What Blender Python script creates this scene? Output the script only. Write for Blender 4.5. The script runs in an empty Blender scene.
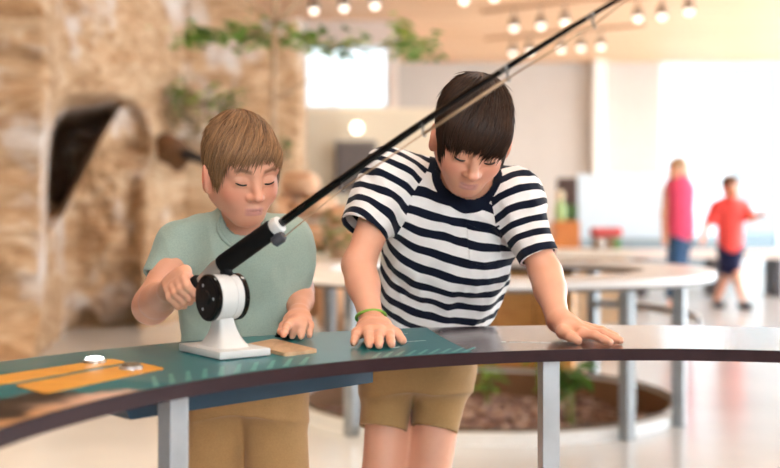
import bpy, bmesh, math, random
import numpy as np
from mathutils import Vector, Matrix
random.seed(7)
RNG = np.random.default_rng(11)
SC = bpy.context.scene
COL = SC.collection
F, CX, HY, CAMZ = 1083.3, 390.0, 212.0, 0.97      # focal length in pixels, principal column, eye-level row, camera height
TZ = 0.75                                          # height of the front table top

def W(px, py, d):                                  # a pixel of the 780x468 frame at depth d -> world point
    return np.array([(px-CX)/F*d, d, CAMZ-(py-HY)/F*d])
def Wz(px, py, z):
    return W(px, py, F*(CAMZ-z)/(py-HY))
def T(px, py, z=TZ):
    return Wz(px, py, z)

# ------------------------------------------------------------------ materials
def rgb(r, g, b):                                  # sRGB 0-255 -> linear
    f = lambda c: (c/255/12.92) if c/255 <= 0.04045 else ((c/255+0.055)/1.055)**2.4
    return (f(r), f(g), f(b), 1.0)
class NT:
    def __init__(s, name):
        s.m = bpy.data.materials.new(name); s.m.use_nodes = True
        s.t = s.m.node_tree; s.t.nodes.clear()
        s.out = s.n('ShaderNodeOutputMaterial')
    def n(s, typ, **kw):
        x = s.t.nodes.new(typ)
        for k, v in kw.items():
            if k in x.inputs.keys() if hasattr(x.inputs, 'keys') else False: x.inputs[k].default_value = v
            else: setattr(x, k, v)
        return x
    def l(s, a, b): s.t.links.new(a, b)
    def math(s, op, a, b=None, c=None):
        x = s.t.nodes.new('ShaderNodeMath'); x.operation = op
        for i, v in enumerate((a, b, c)):
            if v is None: continue
            if isinstance(v, (int, float)): x.inputs[i].default_value = v
            else: s.l(v, x.inputs[i])
        return x.outputs[0]
    def mix(s, f, a, b):
        x = s.t.nodes.new('ShaderNodeMix'); x.data_type = 'RGBA'
        for i, v in ((0, f), (6, a), (7, b)):
            if isinstance(v, (int, float, tuple)): x.inputs[i].default_value = v
            else: s.l(v, x.inputs[i])
        return x.outputs[2]
    def attr(s, name):
        x = s.t.nodes.new('ShaderNodeAttribute'); x.attribute_name = name; return x
    def coords(s, scale=(1,1,1), kind='Object'):
        c = s.t.nodes.new('ShaderNodeTexCoord'); m = s.t.nodes.new('ShaderNodeMapping')
        m.inputs['Scale'].default_value = scale; s.l(c.outputs[kind], m.inputs[0]); return m.outputs[0]
    def noise(s, vec, scale, detail=4, rough=0.55, dist=0.0):
        x = s.t.nodes.new('ShaderNodeTexNoise'); s.l(vec, x.inputs['Vector'])
        x.inputs['Scale'].default_value = scale; x.inputs['Detail'].default_value = detail
        x.inputs['Roughness'].default_value = rough; x.inputs['Distortion'].default_value = dist
        return x.outputs['Fac']
    def ramp(s, f, stops):
        x = s.t.nodes.new('ShaderNodeValToRGB'); e = x.color_ramp.elements
        e[0].position, e[0].color = stops[0]; e[1].position, e[1].color = stops[-1]
        for p, c in stops[1:-1]:
            k = e.new(p); k.color = c
        s.l(f, x.inputs[0]); return x.outputs[0]
    def bsdf(s, color, rough=0.5, metal=0.0, bump=None, bstr=0.1, bdist=0.01, **kw):
        b = s.t.nodes.new('ShaderNodeBsdfPrincipled')
        for k, v in (('Base Color', color), ('Roughness', rough), ('Metallic', metal)):
            if isinstance(v, (int, float, tuple)): b.inputs[k].default_value = v
            else: s.l(v, b.inputs[k])
        for k, v in kw.items():
            b.inputs[k.replace('_', ' ')].default_value = v
        if bump is not None:
            n = s.t.nodes.new('ShaderNodeBump'); n.inputs['Strength'].default_value = bstr
            n.inputs['Distance'].default_value = bdist
            s.l(bump, n.inputs['Height']); s.l(n.outputs[0], b.inputs['Normal'])
        s.l(b.outputs[0], s.out.inputs[0]); return b
def plain(name, c, rough=0.5, metal=0.0, var=0.06, nscale=12, **kw):   # colour with a little procedural variation
    t = NT(name); f = t.noise(t.coords(), nscale, 5)
    lo = tuple(x*(1-var*2) for x in c[:3])+(1,); hi = tuple(min(1, x*(1+var*2)) for x in c[:3])+(1,)
    t.bsdf(t.ramp(f, [(0.3, lo), (0.7, hi)]), rough, metal, bump=f, bstr=0.03, **kw); return t.m
def emit(name, c, s):
    t = NT(name); e = t.n('ShaderNodeEmission'); e.inputs[0].default_value = c; e.inputs[1].default_value = s
    t.l(e.outputs[0], t.out.inputs[0]); return t.m

# ------------------------------------------------------------------ objects and tags
def link(name, me, mat=None, parent=None, smooth=True):
    o = bpy.data.objects.new(name, me); COL.objects.link(o)
    if mat is not None: me.materials.append(mat)
    if smooth and len(me.polygons): me.polygons.foreach_set('use_smooth', [True]*len(me.polygons))
    if parent is not None:
        o.parent = parent; o.matrix_parent_inverse = parent.matrix_world.inverted()
    return o
def tag(o, label=None, cat=None, group=None, kind=None):
    if label: o['label'] = label
    if cat: o['category'] = cat
    if group: o['group'] = group
    if kind: o['kind'] = kind
    return o
def thing(name, label, cat, loc=(0,0,0), group=None, rz=0.0):
    o = bpy.data.objects.new(name, None); COL.objects.link(o)
    o.empty_display_size = 0.05
    o.location = Vector([float(v) for v in loc]); o.rotation_euler = (0, 0, rz)
    o.matrix_world = Matrix.Translation(o.location) @ Matrix.Rotation(rz, 4, 'Z')
    return tag(o, label, cat, group)
def mesh(name, V, Fc):
    me = bpy.data.meshes.new(name); me.from_pydata([tuple(map(float, v)) for v in V], [], [tuple(map(int, f)) for f in Fc]); me.update(); return me
class MB:                                           # collects simple shapes into ONE mesh (world coordinates)
    def __init__(s): s.bm = bmesh.new()
    def box(s, c, size, rz=0.0, M=None, bevel=0.0, seg=2):
        m = Matrix.Translation(Vector([float(v) for v in c])) @ Matrix.Rotation(rz, 4, 'Z') @ (M or Matrix.Identity(4)) @ Matrix.Diagonal((*size, 1))
        r = bmesh.ops.create_cube(s.bm, size=1, matrix=m)
        if bevel:
            vs = set(r['verts']); ed = [e for e in s.bm.edges if e.verts[0] in vs and e.verts[1] in vs]
            bmesh.ops.bevel(s.bm, geom=ed, offset=bevel, segments=seg, affect='EDGES', profile=0.6)
        return s
    def tube(s, pts, radii, seg=10, cap=True):
        pts = [np.array(p, float) for p in pts]; n = len(pts)
        if np.isscalar(radii): radii = [radii]*n
        rings = []; up = np.array([0.13, 0.21, 1.0])
        for i, p in enumerate(pts):
            t = pts[min(i+1, n-1)]-pts[max(i-1, 0)]; t = t/(np.linalg.norm(t)+1e-12)
            a = np.cross(t, up if abs(t @ up) < 1.0 else [1, 0, 0]); a /= np.linalg.norm(a); b = np.cross(t, a)
            rings.append([s.bm.verts.new(tuple(p+radii[i]*(math.cos(q)*a+math.sin(q)*b))) for q in [2*math.pi*k/seg for k in range(seg)]])
        for i in range(n-1):
            for k in range(seg):
                s.bm.faces.new((rings[i][k], rings[i][(k+1) % seg], rings[i+1][(k+1) % seg], rings[i+1][k]))
        if cap:
            s.bm.faces.new(rings[0][::-1]); s.bm.faces.new(rings[-1])
        return s
    def lathe(s, c, axis, prof, seg=32):            # prof: (distance along axis, radius)
        c = np.array(c, float); ax = np.array(axis, float); ax /= np.linalg.norm(ax)
        s.tube([c+ax*h for h, r in prof], [max(r, 1e-4) for h, r in prof], seg); return s
    def poly(s, pts, thick=0.001):                  # horizontal polygon with thickness
        top = [s.bm.verts.new((p[0], p[1], p[2])) for p in pts]; bot = [s.bm.verts.new((p[0], p[1], p[2]-thick)) for p in pts]
        s.bm.faces.new(top); s.bm.faces.new(bot[::-1]); n = len(pts)
        for i in range(n): s.bm.faces.new((top[i], bot[i], bot[(i+1) % n], top[(i+1) % n]))
        return s
    def arc(s, c, r0, r1, z0, z1, a0, a1, n=64):    # annular sector block, degrees
        full = abs(a1-a0) >= 359.9; N = n if full else n+1; R = []
        for i in range(N):
            a = math.radians(a0+(a1-a0)*i/n); ca, sa = math.cos(a), math.sin(a)
            R.append([s.bm.verts.new((c[0]+r*ca, c[1]+r*sa, z)) for r, z in ((r0, z0), (r1, z0), (r1, z1), (r0, z1))])
        for i in range(n):
            A, B = R[i], R[(i+1) % N]
            for k in range(4): s.bm.faces.new((A[k], B[k], B[(k+1) % 4], A[(k+1) % 4]))
        if not full:
            s.bm.faces.new(R[0]); s.bm.faces.new(R[-1][::-1])
        return s
    def loft(s, secs):                              # list of closed rings of equal length
        R = [[s.bm.verts.new(tuple(map(float, p))) for p in ring] for ring in secs]; n = len(R[0])
        for i in range(len(R)-1):
            for k in range(n): s.bm.faces.new((R[i][k], R[i][(k+1) % n], R[i+1][(k+1) % n], R[i+1][k]))
        s.bm.faces.new(R[0][::-1]); s.bm.faces.new(R[-1]); return s
    def done(s, name, mat, parent=None, smooth=False, auto=None):
        bmesh.ops.recalc_face_normals(s.bm, faces=s.bm.faces[:])
        me = bpy.data.meshes.new(name); s.bm.to_mesh(me); s.bm.free()
        o = link(name, me, mat, parent, smooth)
        if auto:
            for e_ in (): pass
            me.polygons.foreach_set('use_smooth', [True]*len(me.polygons)); me.set_sharp_from_angle(angle=math.radians(auto))
        return o
def rounded(pts, r, n=5):                           # rounds the corners of a 2-D/3-D polygon
    out = []; m = len(pts); pts = [np.array(p, float) for p in pts]
    for i in range(m):
        p, a, b = pts[i], pts[i-1], pts[(i+1) % m]
        u = (a-p); u /= np.linalg.norm(u); v = (b-p); v /= np.linalg.norm(v)
        A, B = p+u*r, p+v*r
        for k in range(n+1):
            t = k/n; out.append((1-t)**2*A+2*t*(1-t)*p+t*t*B)
    return out

# ------------------------------------------------------------------ noise + signed distance modelling
def vnoise(P, seed=0):
    P = np.asarray(P, float); i = np.floor(P).astype(np.int64); f = P-i; f = f*f*(3-2*f)
    def h(x, y, z):
        n = (x*374761393+y*668265263+z*2147483647+seed*1274126177) & 0xffffffff
        n = ((n ^ (n >> 13))*1274126177) & 0xffffffff; n = (n ^ (n >> 16))
        return (n & 0xffff)/65535.0
    x, y, z = i[..., 0], i[..., 1], i[..., 2]; fx, fy, fz = f[..., 0], f[..., 1], f[..., 2]
    c = 0
    for dx in (0, 1):
        for dy in (0, 1):
            for dz in (0, 1):
                c = c+h(x+dx, y+dy, z+dz)*(fx if dx else 1-fx)*(fy if dy else 1-fy)*(fz if dz else 1-fz)
    return c*2-1
def fbm(P, oct=4, seed=0, gain=0.5):
    P = np.asarray(P, float); a, s, t = 1.0, 0.0, 0.0
    for k in range(oct):
        s = s+a*vnoise(P*2**k+k*17.3, seed+k); t += a; a *= gain
    return s/t
def unit(v): v = np.array(v, float); return v/np.linalg.norm(v)
def cone(a, b, r1, r2, k=0.01, op='u', cut=None):
    a, b = np.array(a, float), np.array(b, float); ab = b-a; L = ab @ ab+1e-12
    def f(P):
        t = np.clip(((P-a) @ ab)/L, 0, 1)
        d = np.linalg.norm(P-a-t[:, None]*ab, axis=1)-(r1+(r2-r1)*t)
        if cut is not None: d = np.maximum(d, (P-np.array(cut[0])) @ np.array(cut[1]))
        return d
    return (f, k, op)
def ell(c, r, R=None, k=0.01, op='u'):
    c, r = np.array(c, float), np.array(r, float)
    def f(P):
        q = P-c
        if R is not None: q = q @ R
        k0 = np.linalg.norm(q/r, axis=1); k1 = np.linalg.norm(q/(r*r), axis=1)+1e-9
        return k0*(k0-1)/k1
    return (f, k, op)
def catmull(xs, ys, n=60):
    xs, ys = np.array(xs, float), np.array(ys, float); m = np.gradient(ys, xs); X = np.linspace(xs[0], xs[-1], n)
    i = np.clip(np.searchsorted(xs, X)-1, 0, len(xs)-2); h = xs[i+1]-xs[i]; t = (X-xs[i])/h
    return X, (2*t**3-3*t**2+1)*ys[i]+(t**3-2*t**2+t)*h*m[i]+(-2*t**3+3*t**2)*ys[i+1]+(t**3-t**2)*h*m[i+1]
def loft(O, ax, front, secs, k=0.01, op='u', grow=0.0, ends=(True, True), n=2.3):
    """secs: (s, cx, cy, rx, ry) along the axis; x = lateral, y = front."""
    O = np.array(O, float); ax = unit(ax); fr = np.array(front, float); fr = unit(fr-(fr @ ax)*ax); lx = np.cross(fr, ax)
    S = [s[0] for s in secs]; tab = [catmull(S, [s[j] for s in secs]) for j in (1, 2, 3, 4)]
    s0, s1 = S[0], S[-1]
    def f(P):
        q = P-O; s = q @ ax; sc = np.clip(s, s0, s1)
        cx, cy, rx, ry = [np.interp(sc, X, Y) for X, Y in tab]; rx = rx+grow; ry = ry+grow
        x = (q @ lx-cx); y = (q @ fr-cy)
        a, b = np.abs(x/rx), np.abs(y/ry)
        k0 = (a**n+b**n)**(1/n)+1e-9
        g = np.sqrt((a**(n-1)/rx)**2+(b**(n-1)/ry)**2)/k0**(n-1)+1e-9
        d = (k0-1)/g
        d = np.where(k0 < 0.3, np.maximum(d, -np.minimum(rx, ry)), d)
        if ends[0]: d = np.maximum(d, s0-s)
        if ends[1]: d = np.maximum(d, s-s1)
        if not (ends[0] and ends[1]):
            e = np.maximum(s0-s if not ends[0] else -1.0, s-s1 if not ends[1] else -1.0)
            d = np.where(e > 0, np.sqrt(np.maximum(d, 0)**2+np.maximum(e, 0)**2)+np.minimum(d, 0)*0, d)
        return d
    f.lx, f.fr, f.ax, f.O = lx, fr, ax, O
    return (f, k, op)
def combine(prims, P):
    d = np.full(len(P), 10.0)
    for f, k, op in prims:
        e = f(P)
        if op == 'u':
            h = np.maximum(k-np.abs(d-e), 0)/max(k, 1e-6); d = np.minimum(d, e)-h*h*k*0.25
        else:
            h = np.maximum(k-np.abs(d+e), 0)/max(k, 1e-6); d = np.maximum(d, -e)+h*h*k*0.25
    return d
def culled(prims, c, R):
    out = []
    for p in prims:
        v = p[0](c[None])[0]
        if v < R*1.5+p[1]+0.02: out.append(p)
    return out
def surf(field, lo, hi, h, prims_for=None, N=20):
    """Surface nets over only the blocks that the surface crosses.  field(P, ctx); ctx = prims_for(center, radius)."""
    lo, hi = np.array(lo, float), np.array(hi, float); n = np.ceil((hi-lo)/h).astype(int)+1
    nb = np.ceil(n/N).astype(int); B = np.stack(np.meshgrid(*[np.arange(k) for k in nb], indexing='ij'), -1).reshape(-1, 3)
    C = lo+(B*N+N/2)*h; R = h*N*math.sqrt(3)/2
    full = prims_for(None, None) if prims_for else None
    d = field(C, full); act = B[np.abs(d) < R*1.7+0.02]
    g = np.stack(np.meshgrid(*[np.arange(-1, N+1)]*3, indexing='ij'), -1)   # corner grid with one extra before, one after
    ids, pos, quads = [], [], []
    big = int(max(n)+50)
    key = lambda I: ((I[..., 0]+2)*big+(I[..., 1]+2))*big+(I[..., 2]+2)
    for b in act:
        base = b*N; G = g+base; P = lo+G.reshape(-1, 3)*h
        ctx = prims_for(lo+(base+N/2)*h, R+h*2) if prims_for else None
        D = field(P, ctx).reshape(g.shape[:3])
        if D.min() > 0 or D.max() < 0: continue
        Sg = D < 0; m = N+1                                                # cells -1..N-1
        cnt = sum(Sg[dx:dx+m, dy:dy+m, dz:dz+m].astype(int) for dx in (0, 1) for dy in (0, 1) for dz in (0, 1))
        cell = (cnt > 0) & (cnt < 8)
        acc = np.zeros(cell.shape+(3,)); num = np.zeros(cell.shape)
        for ax in range(3):
            o1, o2 = [a for a in range(3) if a != ax]
            for u in (0, 1):
                for v in (0, 1):
                    st = [0, 0, 0]; st[o1] = u; st[o2] = v; en = list(st); en[ax] = 1
                    A = D[st[0]:st[0]+m, st[1]:st[1]+m, st[2]:st[2]+m]; Bd = D[en[0]:en[0]+m, en[1]:en[1]+m, en[2]:en[2]+m]
                    cr = (A < 0) != (Bd < 0); t = np.where(cr, A/np.where(cr, A-Bd, 1), 0)
                    p = np.zeros(cell.shape+(3,)); p[..., ax] = t; p[..., o1] = u; p[..., o2] = v
                    acc += p*cr[..., None]; num += cr
        own = cell; own_idx = np.argwhere(own)
        I = own_idx-1+base; pp = I+acc[own]/num[own][:, None]
        ids.append(key(I)); pos.append(lo+pp*h)
        for ax in range(3):
            o1, o2 = [(1, 2), (2, 0), (0, 1)][ax]
            sl = [slice(1, 1+N)]*3; s2 = list(sl); s2[ax] = slice(2, 2+N)
            A, Bd = Sg[tuple(sl)], Sg[tuple(s2)]
            for sign in (0, 1):
                E = np.argwhere((A & ~Bd) if sign == 0 else (~A & Bd))
                if not len(E): continue
                E = E+base; e1 = np.zeros(3, int); e1[o1] = 1; e2 = np.zeros(3, int); e2[o2] = 1
                q = [key(E-e1-e2), key(E-e2), key(E), key(E-e1)]
                if sign: q = q[::-1]
                quads.append(np.stack(q, 1))
    ids = np.concatenate(ids); pos = np.concatenate(pos); quads = np.concatenate(quads)
    u, first = np.unique(ids, return_index=True); V = pos[first]
    idx = np.searchsorted(u, quads); idx = np.minimum(idx, len(u)-1); ok = (u[idx] == quads).all(1)
    return V, idx[ok]
def npmesh(name, V, Q):
    me = bpy.data.meshes.new(name); k = Q.shape[1]
    me.vertices.add(len(V)); me.vertices.foreach_set('co', np.ascontiguousarray(V, dtype=np.float32).ravel())
    me.loops.add(Q.size); me.loops.foreach_set('vertex_index', np.ascontiguousarray(Q, dtype=np.int32).ravel())
    me.polygons.add(len(Q)); me.polygons.foreach_set('loop_start', np.arange(0, Q.size, k, dtype=np.int32))
    me.update(calc_edges=True); me.validate(); return me
def fattr(me, name, v):
    a = me.attributes.new(name, 'FLOAT', 'POINT'); a.data.foreach_set('value', np.ascontiguousarray(v, dtype=np.float32))
def cattr(me, name, c):
    a = me.attributes.new(name, 'FLOAT_COLOR', 'POINT'); c = np.concatenate([c, np.ones((len(c), 1))], 1)
    a.data.foreach_set('color', np.ascontiguousarray(c, dtype=np.float32).ravel())
def sdf_mesh(prims, lo, hi, h, disp=None):
    fld = lambda P, ctx: combine(ctx, P)-(disp(P) if disp else 0)
    return surf(fld, lo, hi, h, lambda c, R: prims if c is None else culled(prims, c, R))
def shell_mesh(outer, inner, lo, hi, h, disp=None):
    def fld(P, ctx):
        dp = disp(P) if disp else 0
        a = combine(ctx[0], P)-dp; b = combine(ctx[1], P)-dp
        return np.maximum(a, -b)
    return surf(fld, lo, hi, h, lambda c, R: (outer, inner) if c is None else (culled(outer, c, R), culled(inner, c, R)))
def bounds(pts, m):
    P = np.array(pts); return P.min(0)-m, P.max(0)+m
# ------------------------------------------------------------------ people
def rot_head(yaw, pitch, roll):                     # local: -y is forward, +x viewer's right when facing the camera, z up
    y, p, r = map(math.radians, (yaw, pitch, roll))
    Rx = np.array([[1,0,0],[0,math.cos(p),-math.sin(p)],[0,math.sin(p),math.cos(p)]])     # pitch>0 looks down
    Rz = np.array([[math.cos(y),-math.sin(y),0],[math.sin(y),math.cos(y),0],[0,0,1]])     # yaw>0 turns to viewer's right
    Ry = np.array([[math.cos(r),0,math.sin(r)],[0,1,0],[-math.sin(r),0,math.cos(r)]])
    return Ry @ Rz @ Rx
def skin_material(name, base):
    t = NT(name); a = t.attr('Col'); f = t.noise(t.coords((1,1,1)), 90, 4)
    c = t.mix(t.math('MULTIPLY', f, 0.16), a.outputs['Color'], (base[0]*0.78, base[1]*0.55, base[2]*0.5, 1))
    b = t.bsdf(c, 0.48, bump=f, bstr=0.04, bdist=0.002)
    b.inputs['Subsurface Weight'].default_value = 0.12; b.inputs['Subsurface Radius'].default_value = (1.0, 0.35, 0.2)
    b.inputs['Subsurface Scale'].default_value = 0.006; b.inputs['Specular IOR Level'].default_value = 0.4
    return t.m
def hair_material(name, dark, light):
    t = NT(name); a = t.attr('rnd'); c = t.mix(a.outputs['Fac'], dark, light)
    f = t.noise(t.coords((1,1,1)), 160, 3)
    t.bsdf(c, 0.45, bump=f, bstr=0.1, bdist=0.001, Specular_IOR_Level=0.25); return t.m
def head_prims(L, s, cheek=1.0, ear=.0745):
    """L maps head-local metres to world; returns SDF primitives of a child's head with a face."""
    c = lambda *p: L(np.array(p)*s); R = L.R
    P = [ell(c(0,.016,.034), np.array([.0645,.081,.072])*s, R, .01),
         ell(c(0,-.008,.012), np.array([.0605,.072,.07])*s, R, .03*s),
         ell(c(0,-.024,-.03), np.array([.0505,.056,.064])*s, R, .03*s),
         ell(c(0,-.057,-.083), np.array([.019,.020,.016])*s, R, .03*s),      # chin
         cone(c(-.016,-.052,-.082), c(-.046,.0,-.052), .011*s, .014*s, .03*s), cone(c(.016,-.052,-.082), c(.046,.0,-.052), .011*s, .014*s, .03*s),
         ell(c(0,-.055,.035), np.array([.052,.026,.03])*s, R, .03*s),        # forehead
         ell(c(0,-.067,-.058), np.array([.024,.016,.022])*s, R, .022*s)]       # muzzle
    for q in (-1, 1):
        P += [ell(c(q*.0315,-.052,-.032), np.array([.0225,.0245,.025])*s*cheek, R, .024*s),
              cone(c(q*.013,-.081,.017), c(q*.042,-.069,.014), .0065*s, .006*s, .016*s),      # brow
              ell(c(q*.0265,-.092,-.002), np.array([.017,.013,.0115])*s, R, .014*s, 's'),     # eye socket
              ell(c(q*.0265,-.0690,-.002), np.array([.0165,.0155,.0135])*s, R, .004*s),       # closed-down upper lid over the eyeball
              cone(c(q*.0155,-.0800,-.0105), c(q*.038,-.0755,-.0105), .0035*s, .003*s, .006*s)] # lower lid
    P += [cone(c(0,-.080,.008), c(0,-.0985,-.028), .0065*s, .0085*s, .014*s), ell(c(0,-.100,-.031), np.array([.0095,.0095,.008])*s, R, .006*s)]
    for q in (-1, 1):
        P += [ell(c(q*.0105,-.089,-.034), np.array([.0075,.0095,.0065])*s, R, .006*s),
              ell(c(q*.0055,-.095,-.0405), np.array([.0030,.0045,.003])*s, R, .003*s, 's')]
    P += [cone(c(-.017,-.0785,-.0605), c(-.003,-.0855,-.0570), .0026*s, .0034*s, .007*s), cone(c(.017,-.0785,-.0605), c(.003,-.0855,-.0570), .0026*s, .0034*s, .007*s),
          cone(c(-.012,-.079,-.0662), c(.012,-.079,-.0662), .0034*s, .0034*s, .007*s), ell(c(0,-.0815,-.0664), np.array([.010,.0045,.0044])*s, R, .006*s),
          cone(c(-.019,-.0795,-.0616), c(0,-.0885,-.0620), .0012*s, .0016*s, .003*s, 's'), cone(c(.019,-.0795,-.0616), c(0,-.0885,-.0620), .0012*s, .0016*s, .003*s, 's')]
    for q in (-1, 1):                                                                        # ears
        e = c(q*ear,.002,-.018)
        tilt = R @ rot_head(q*22, 0, 0) @ rot_head(0, -10, q*8)
        P += [ell(e, np.array([.0075,.0160,.0260])*s, tilt, .006*s), ell(c(q*.067,-.002,-.016), np.array([.01,.012,.02])*s, R, .01*s),
              ell(e+R @ np.array([q*.0085,-.002,.003])*s, np.array([.0055,.009,.0155])*s, tilt, .005*s, 's'),
              ell(c(q*(ear-.002),-.005,-.038), np.array([.006,.009,.009])*s, R, .006*s)]
    return P
def head_color(P, L, s, base, brow, lip=(.60,.27,.24)):
    """skin colour per vertex: lips, rosy cheeks, ears, eyebrows"""
    q = ((P-L.o) @ L.R)/s; C = np.tile(np.array(base[:3]), (len(P), 1))
    def blend(m, col, w=1.0):
        m = np.clip(m, 0, 1)[:, None]*w; C[:] = C*(1-m)+np.array(col[:3])*m
    inh = np.linalg.norm(q-np.array([0,0,0]), axis=1) < .16
    g = lambda c, r: np.exp(-(((q-np.array(c))/np.array(r))**2).sum(1))*inh
    rosy = (base[0]*1.0, base[1]*.62, base[2]*.58)
    for k in (-1, 1):
        blend(g((k*.038,-.07,-.03), (.024,.03,.02)), rosy, .5); blend(g((k*.072,.004,-.018), (.016,.024,.03)), rosy, .95)
    blend(g((0,-.104,-.03), (.012,.012,.010)), rosy, .35); blend(g((0,-.07,-.09), (.02,.02,.012)), rosy, .3)
    ax = np.abs(q[:, 0]); front = (q[:, 1] < -.055)*inh
    zl = -.0622; up = np.clip(1-np.abs(q[:, 2]-(zl+.0030))/.0048, 0, 1); lo = np.clip(1-np.abs(q[:, 2]-(zl-.0042))/.0058, 0, 1)
    w = np.clip((.0205-ax)/.006, 0, 1)*front*(q[:, 1] < -.07)
    blend(np.clip(np.maximum(up, lo)*2.2, 0, 1)*w, lip, .8)
    bz = .0175+.004*np.clip((ax-.012)/.02, 0, 1)-.006*np.clip((ax-.033)/.014, 0, 1)
    bm = np.clip(1.5-np.abs(q[:, 2]-bz)/.0036, 0, 1)*np.clip((ax-.010)/.004, 0, 1)*np.clip((.045-ax)/.006, 0, 1)*front
    blend(bm, brow, .75)
    return C
class Loc:
    def __init__(s, o, R): s.o = np.array(o, float); s.R = R
    def __call__(s, p): return s.o+s.R @ p
def lash_mesh(L, s, name, mat, parent):
    for q in (-1, 1):
        m = MB(); pts = []
        for k in range(9):
            t = k/8; x = .0128+.027*t
            y = -.0690-.0155*math.sqrt(max(0.02, 1-((x-.0265)/.0172)**2-.12)); z = -.0075-.0025*math.sin(math.pi*t)+.0025*t
            pts.append(L(np.array([q*x, y-.0009, z])*s))
        m.tube(pts, [.0003]+[.0017*s]*7+[.0004], 6); m.done(name, mat, parent, smooth=True)
def hair(L, s, mat, parent, zfun, vol, crown=(.02, .42, .9), n=3400, sweep=0.0, seed=1, length=(.35, .75), wild=.15, rad=.00105, ragged=.010, skin=()):
    """short straight hair: a scalp shell and thousands of combed strands; zfun(phi) = local height where the hair ends."""
    rng = np.random.default_rng(seed)
    hc = np.array([0, .014, .03]); rr = np.array([.067, .0815, .0745])+np.array(vol)
    c0 = unit(crown); e1 = unit(np.array([0, -1, 0])-(np.array([0, -1, 0]) @ c0)*c0); e2 = np.cross(c0, e1)   # phi=0 goes to the front
    def pt(th, ph, off=0.0):
        d = np.cos(th)[..., None]*c0+np.sin(th)[..., None]*(np.cos(ph)[..., None]*e1+np.sin(ph)[..., None]*e2)
        p = hc+d*(rr+np.asarray(off)[..., None] if np.ndim(off) else rr+off)
        return p
    PH = np.linspace(-math.pi, math.pi, 181); TH = np.linspace(.05, 2.7, 200); TE = []
    for ph in PH:
        p = pt(TH, np.full_like(TH, ph))
        az = math.atan2(p[60, 0], -p[60, 1]) if True else 0
        zl = np.array([zfun(math.degrees(math.atan2(x, -y))) for x, y in p[:, :2]])
        bad = np.where(p[:, 2] < zl)[0]; TE.append(TH[bad[0]] if len(bad) else TH[-1])
    TE = np.array(TE)
    te = lambda ph: np.interp((ph+math.pi) % (2*math.pi)-math.pi, PH, TE)
    V, Q, A = [], [], []
    # scalp shell
    nu, nv = 96, 40; g = []
    for j in range(nv+1):
        for i in range(nu):
            ph = np.array(2*math.pi*i/nu-math.pi); th = te(ph)*(j/nv)*0.985+.001
            g.append(pt(np.array(th), ph, -.0035-.004*(j/nv)**3))
    g = np.array(g)*s
    sv = (g @ L.R.T)+L.o; V.append(sv); A.append(np.full(len(sv), .12)); off = len(sv)
    sq = [[j*nu+i, j*nu+(i+1) % nu, (j+1)*nu+(i+1) % nu, (j+1)*nu+i] for j in range(nv) for i in range(nu)]
    Q.append(np.array(sq))
    K = 9; S = 3
    clump = rng.uniform(-math.pi, math.pi, 260); clump.sort(); coff = rng.normal(0, 1, 260)
    PP, WW, AA, LY = [], [], [], []
    for k in range(n):
        ph = rng.uniform(-math.pi, math.pi); end = te(ph)
        ln = rng.uniform(*length)
        th1 = end*(1.0+rng.normal(0, .02)) if rng.random() < .5 else end*rng.uniform(.35, 1.0)
        th1 += rng.uniform(-ragged, ragged*1.6)*6
        th0 = max(.02, th1-ln)
        t = np.linspace(0, 1, K); th = th0+(th1-th0)*t
        ci = np.argmin(np.abs(clump-ph)); cl = clump[ci]; th1 += coff[ci]*ragged*2.2; th0 = max(.02, th1-ln); th = th0+(th1-th0)*t
        phs = ph+(cl-ph)*.75*t**1.5-sweep*(1-t)*(th1-th0)+rng.normal(0, wild*.12)*t
        lay = rng.uniform(0, .0055); o = lay-.002-.005*(1-t)**2+rng.normal(0, .0012+.002*wild)*t**2
        PP.append(pt(th, phs, o)*s); WW.append(rad*s*rng.uniform(.75, 1.35)*np.minimum(1, (1-t)*2.6+.16)*np.minimum(1, .5+t*3))
        AA.append(np.clip(rng.normal(.45, .22)+.25*t, 0, 1)); LY.append(.0012+lay*.75+0*t)
    PP, WW, AA, LY = np.array(PP) @ L.R.T+L.o, np.array(WW), np.array(AA), np.array(LY)
    org = L.o+L.R @ (hc*s)
    def lift(P, need):                                # keep hair outside the skin
        q = P.reshape(-1, 3); nd = need.reshape(-1)
        for _ in range(2):
            dd = combine(skin, q); r = q-org; r /= np.linalg.norm(r, axis=1)[:, None]
            q = q+r*np.maximum(nd-dd, 0)[:, None]
        return q.reshape(P.shape)
    V[0] = lift(V[0], np.full(len(V[0]), .0012)); PP = lift(PP, LY)
    tg = np.gradient(PP, axis=1); tg /= np.linalg.norm(tg, axis=2)[..., None]+1e-12
    nrm = PP-org; nrm -= (nrm*tg).sum(2)[..., None]*tg; nrm /= np.linalg.norm(nrm, axis=2)[..., None]+1e-12
    bi = np.cross(tg, nrm)
    ring = np.stack([PP+WW[..., None]*(math.cos(a)*bi*1.5+math.sin(a)*nrm) for a in (math.pi/2, math.pi*7/6, math.pi*11/6)], 2)
    V.append(ring.reshape(-1, 3)); A.append(np.repeat(AA.reshape(-1), S))
    b = (off+np.arange(n)[:, None]*K*S+np.arange(K-1)[None, :]*S).reshape(-1)
    for a in range(S): Q.append(np.stack([b+a, b+(a+1) % S, b+S+(a+1) % S, b+S+a], 1))
    V = np.concatenate(V); me = npmesh('hair', V, np.concatenate(Q)); fattr(me, 'rnd', np.concatenate(A))
    return link('hair', me, mat, parent)
def finger(pts, r0, r1, k=.004):
    out = []; n = len(pts)-1
    for i in range(n):
        a = r0+(r1-r0)*i/n; b = r0+(r1-r0)*(i+1)/n
        out.append(cone(pts[i], pts[i+1], a, b, k if i else .008))
    return out
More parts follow.
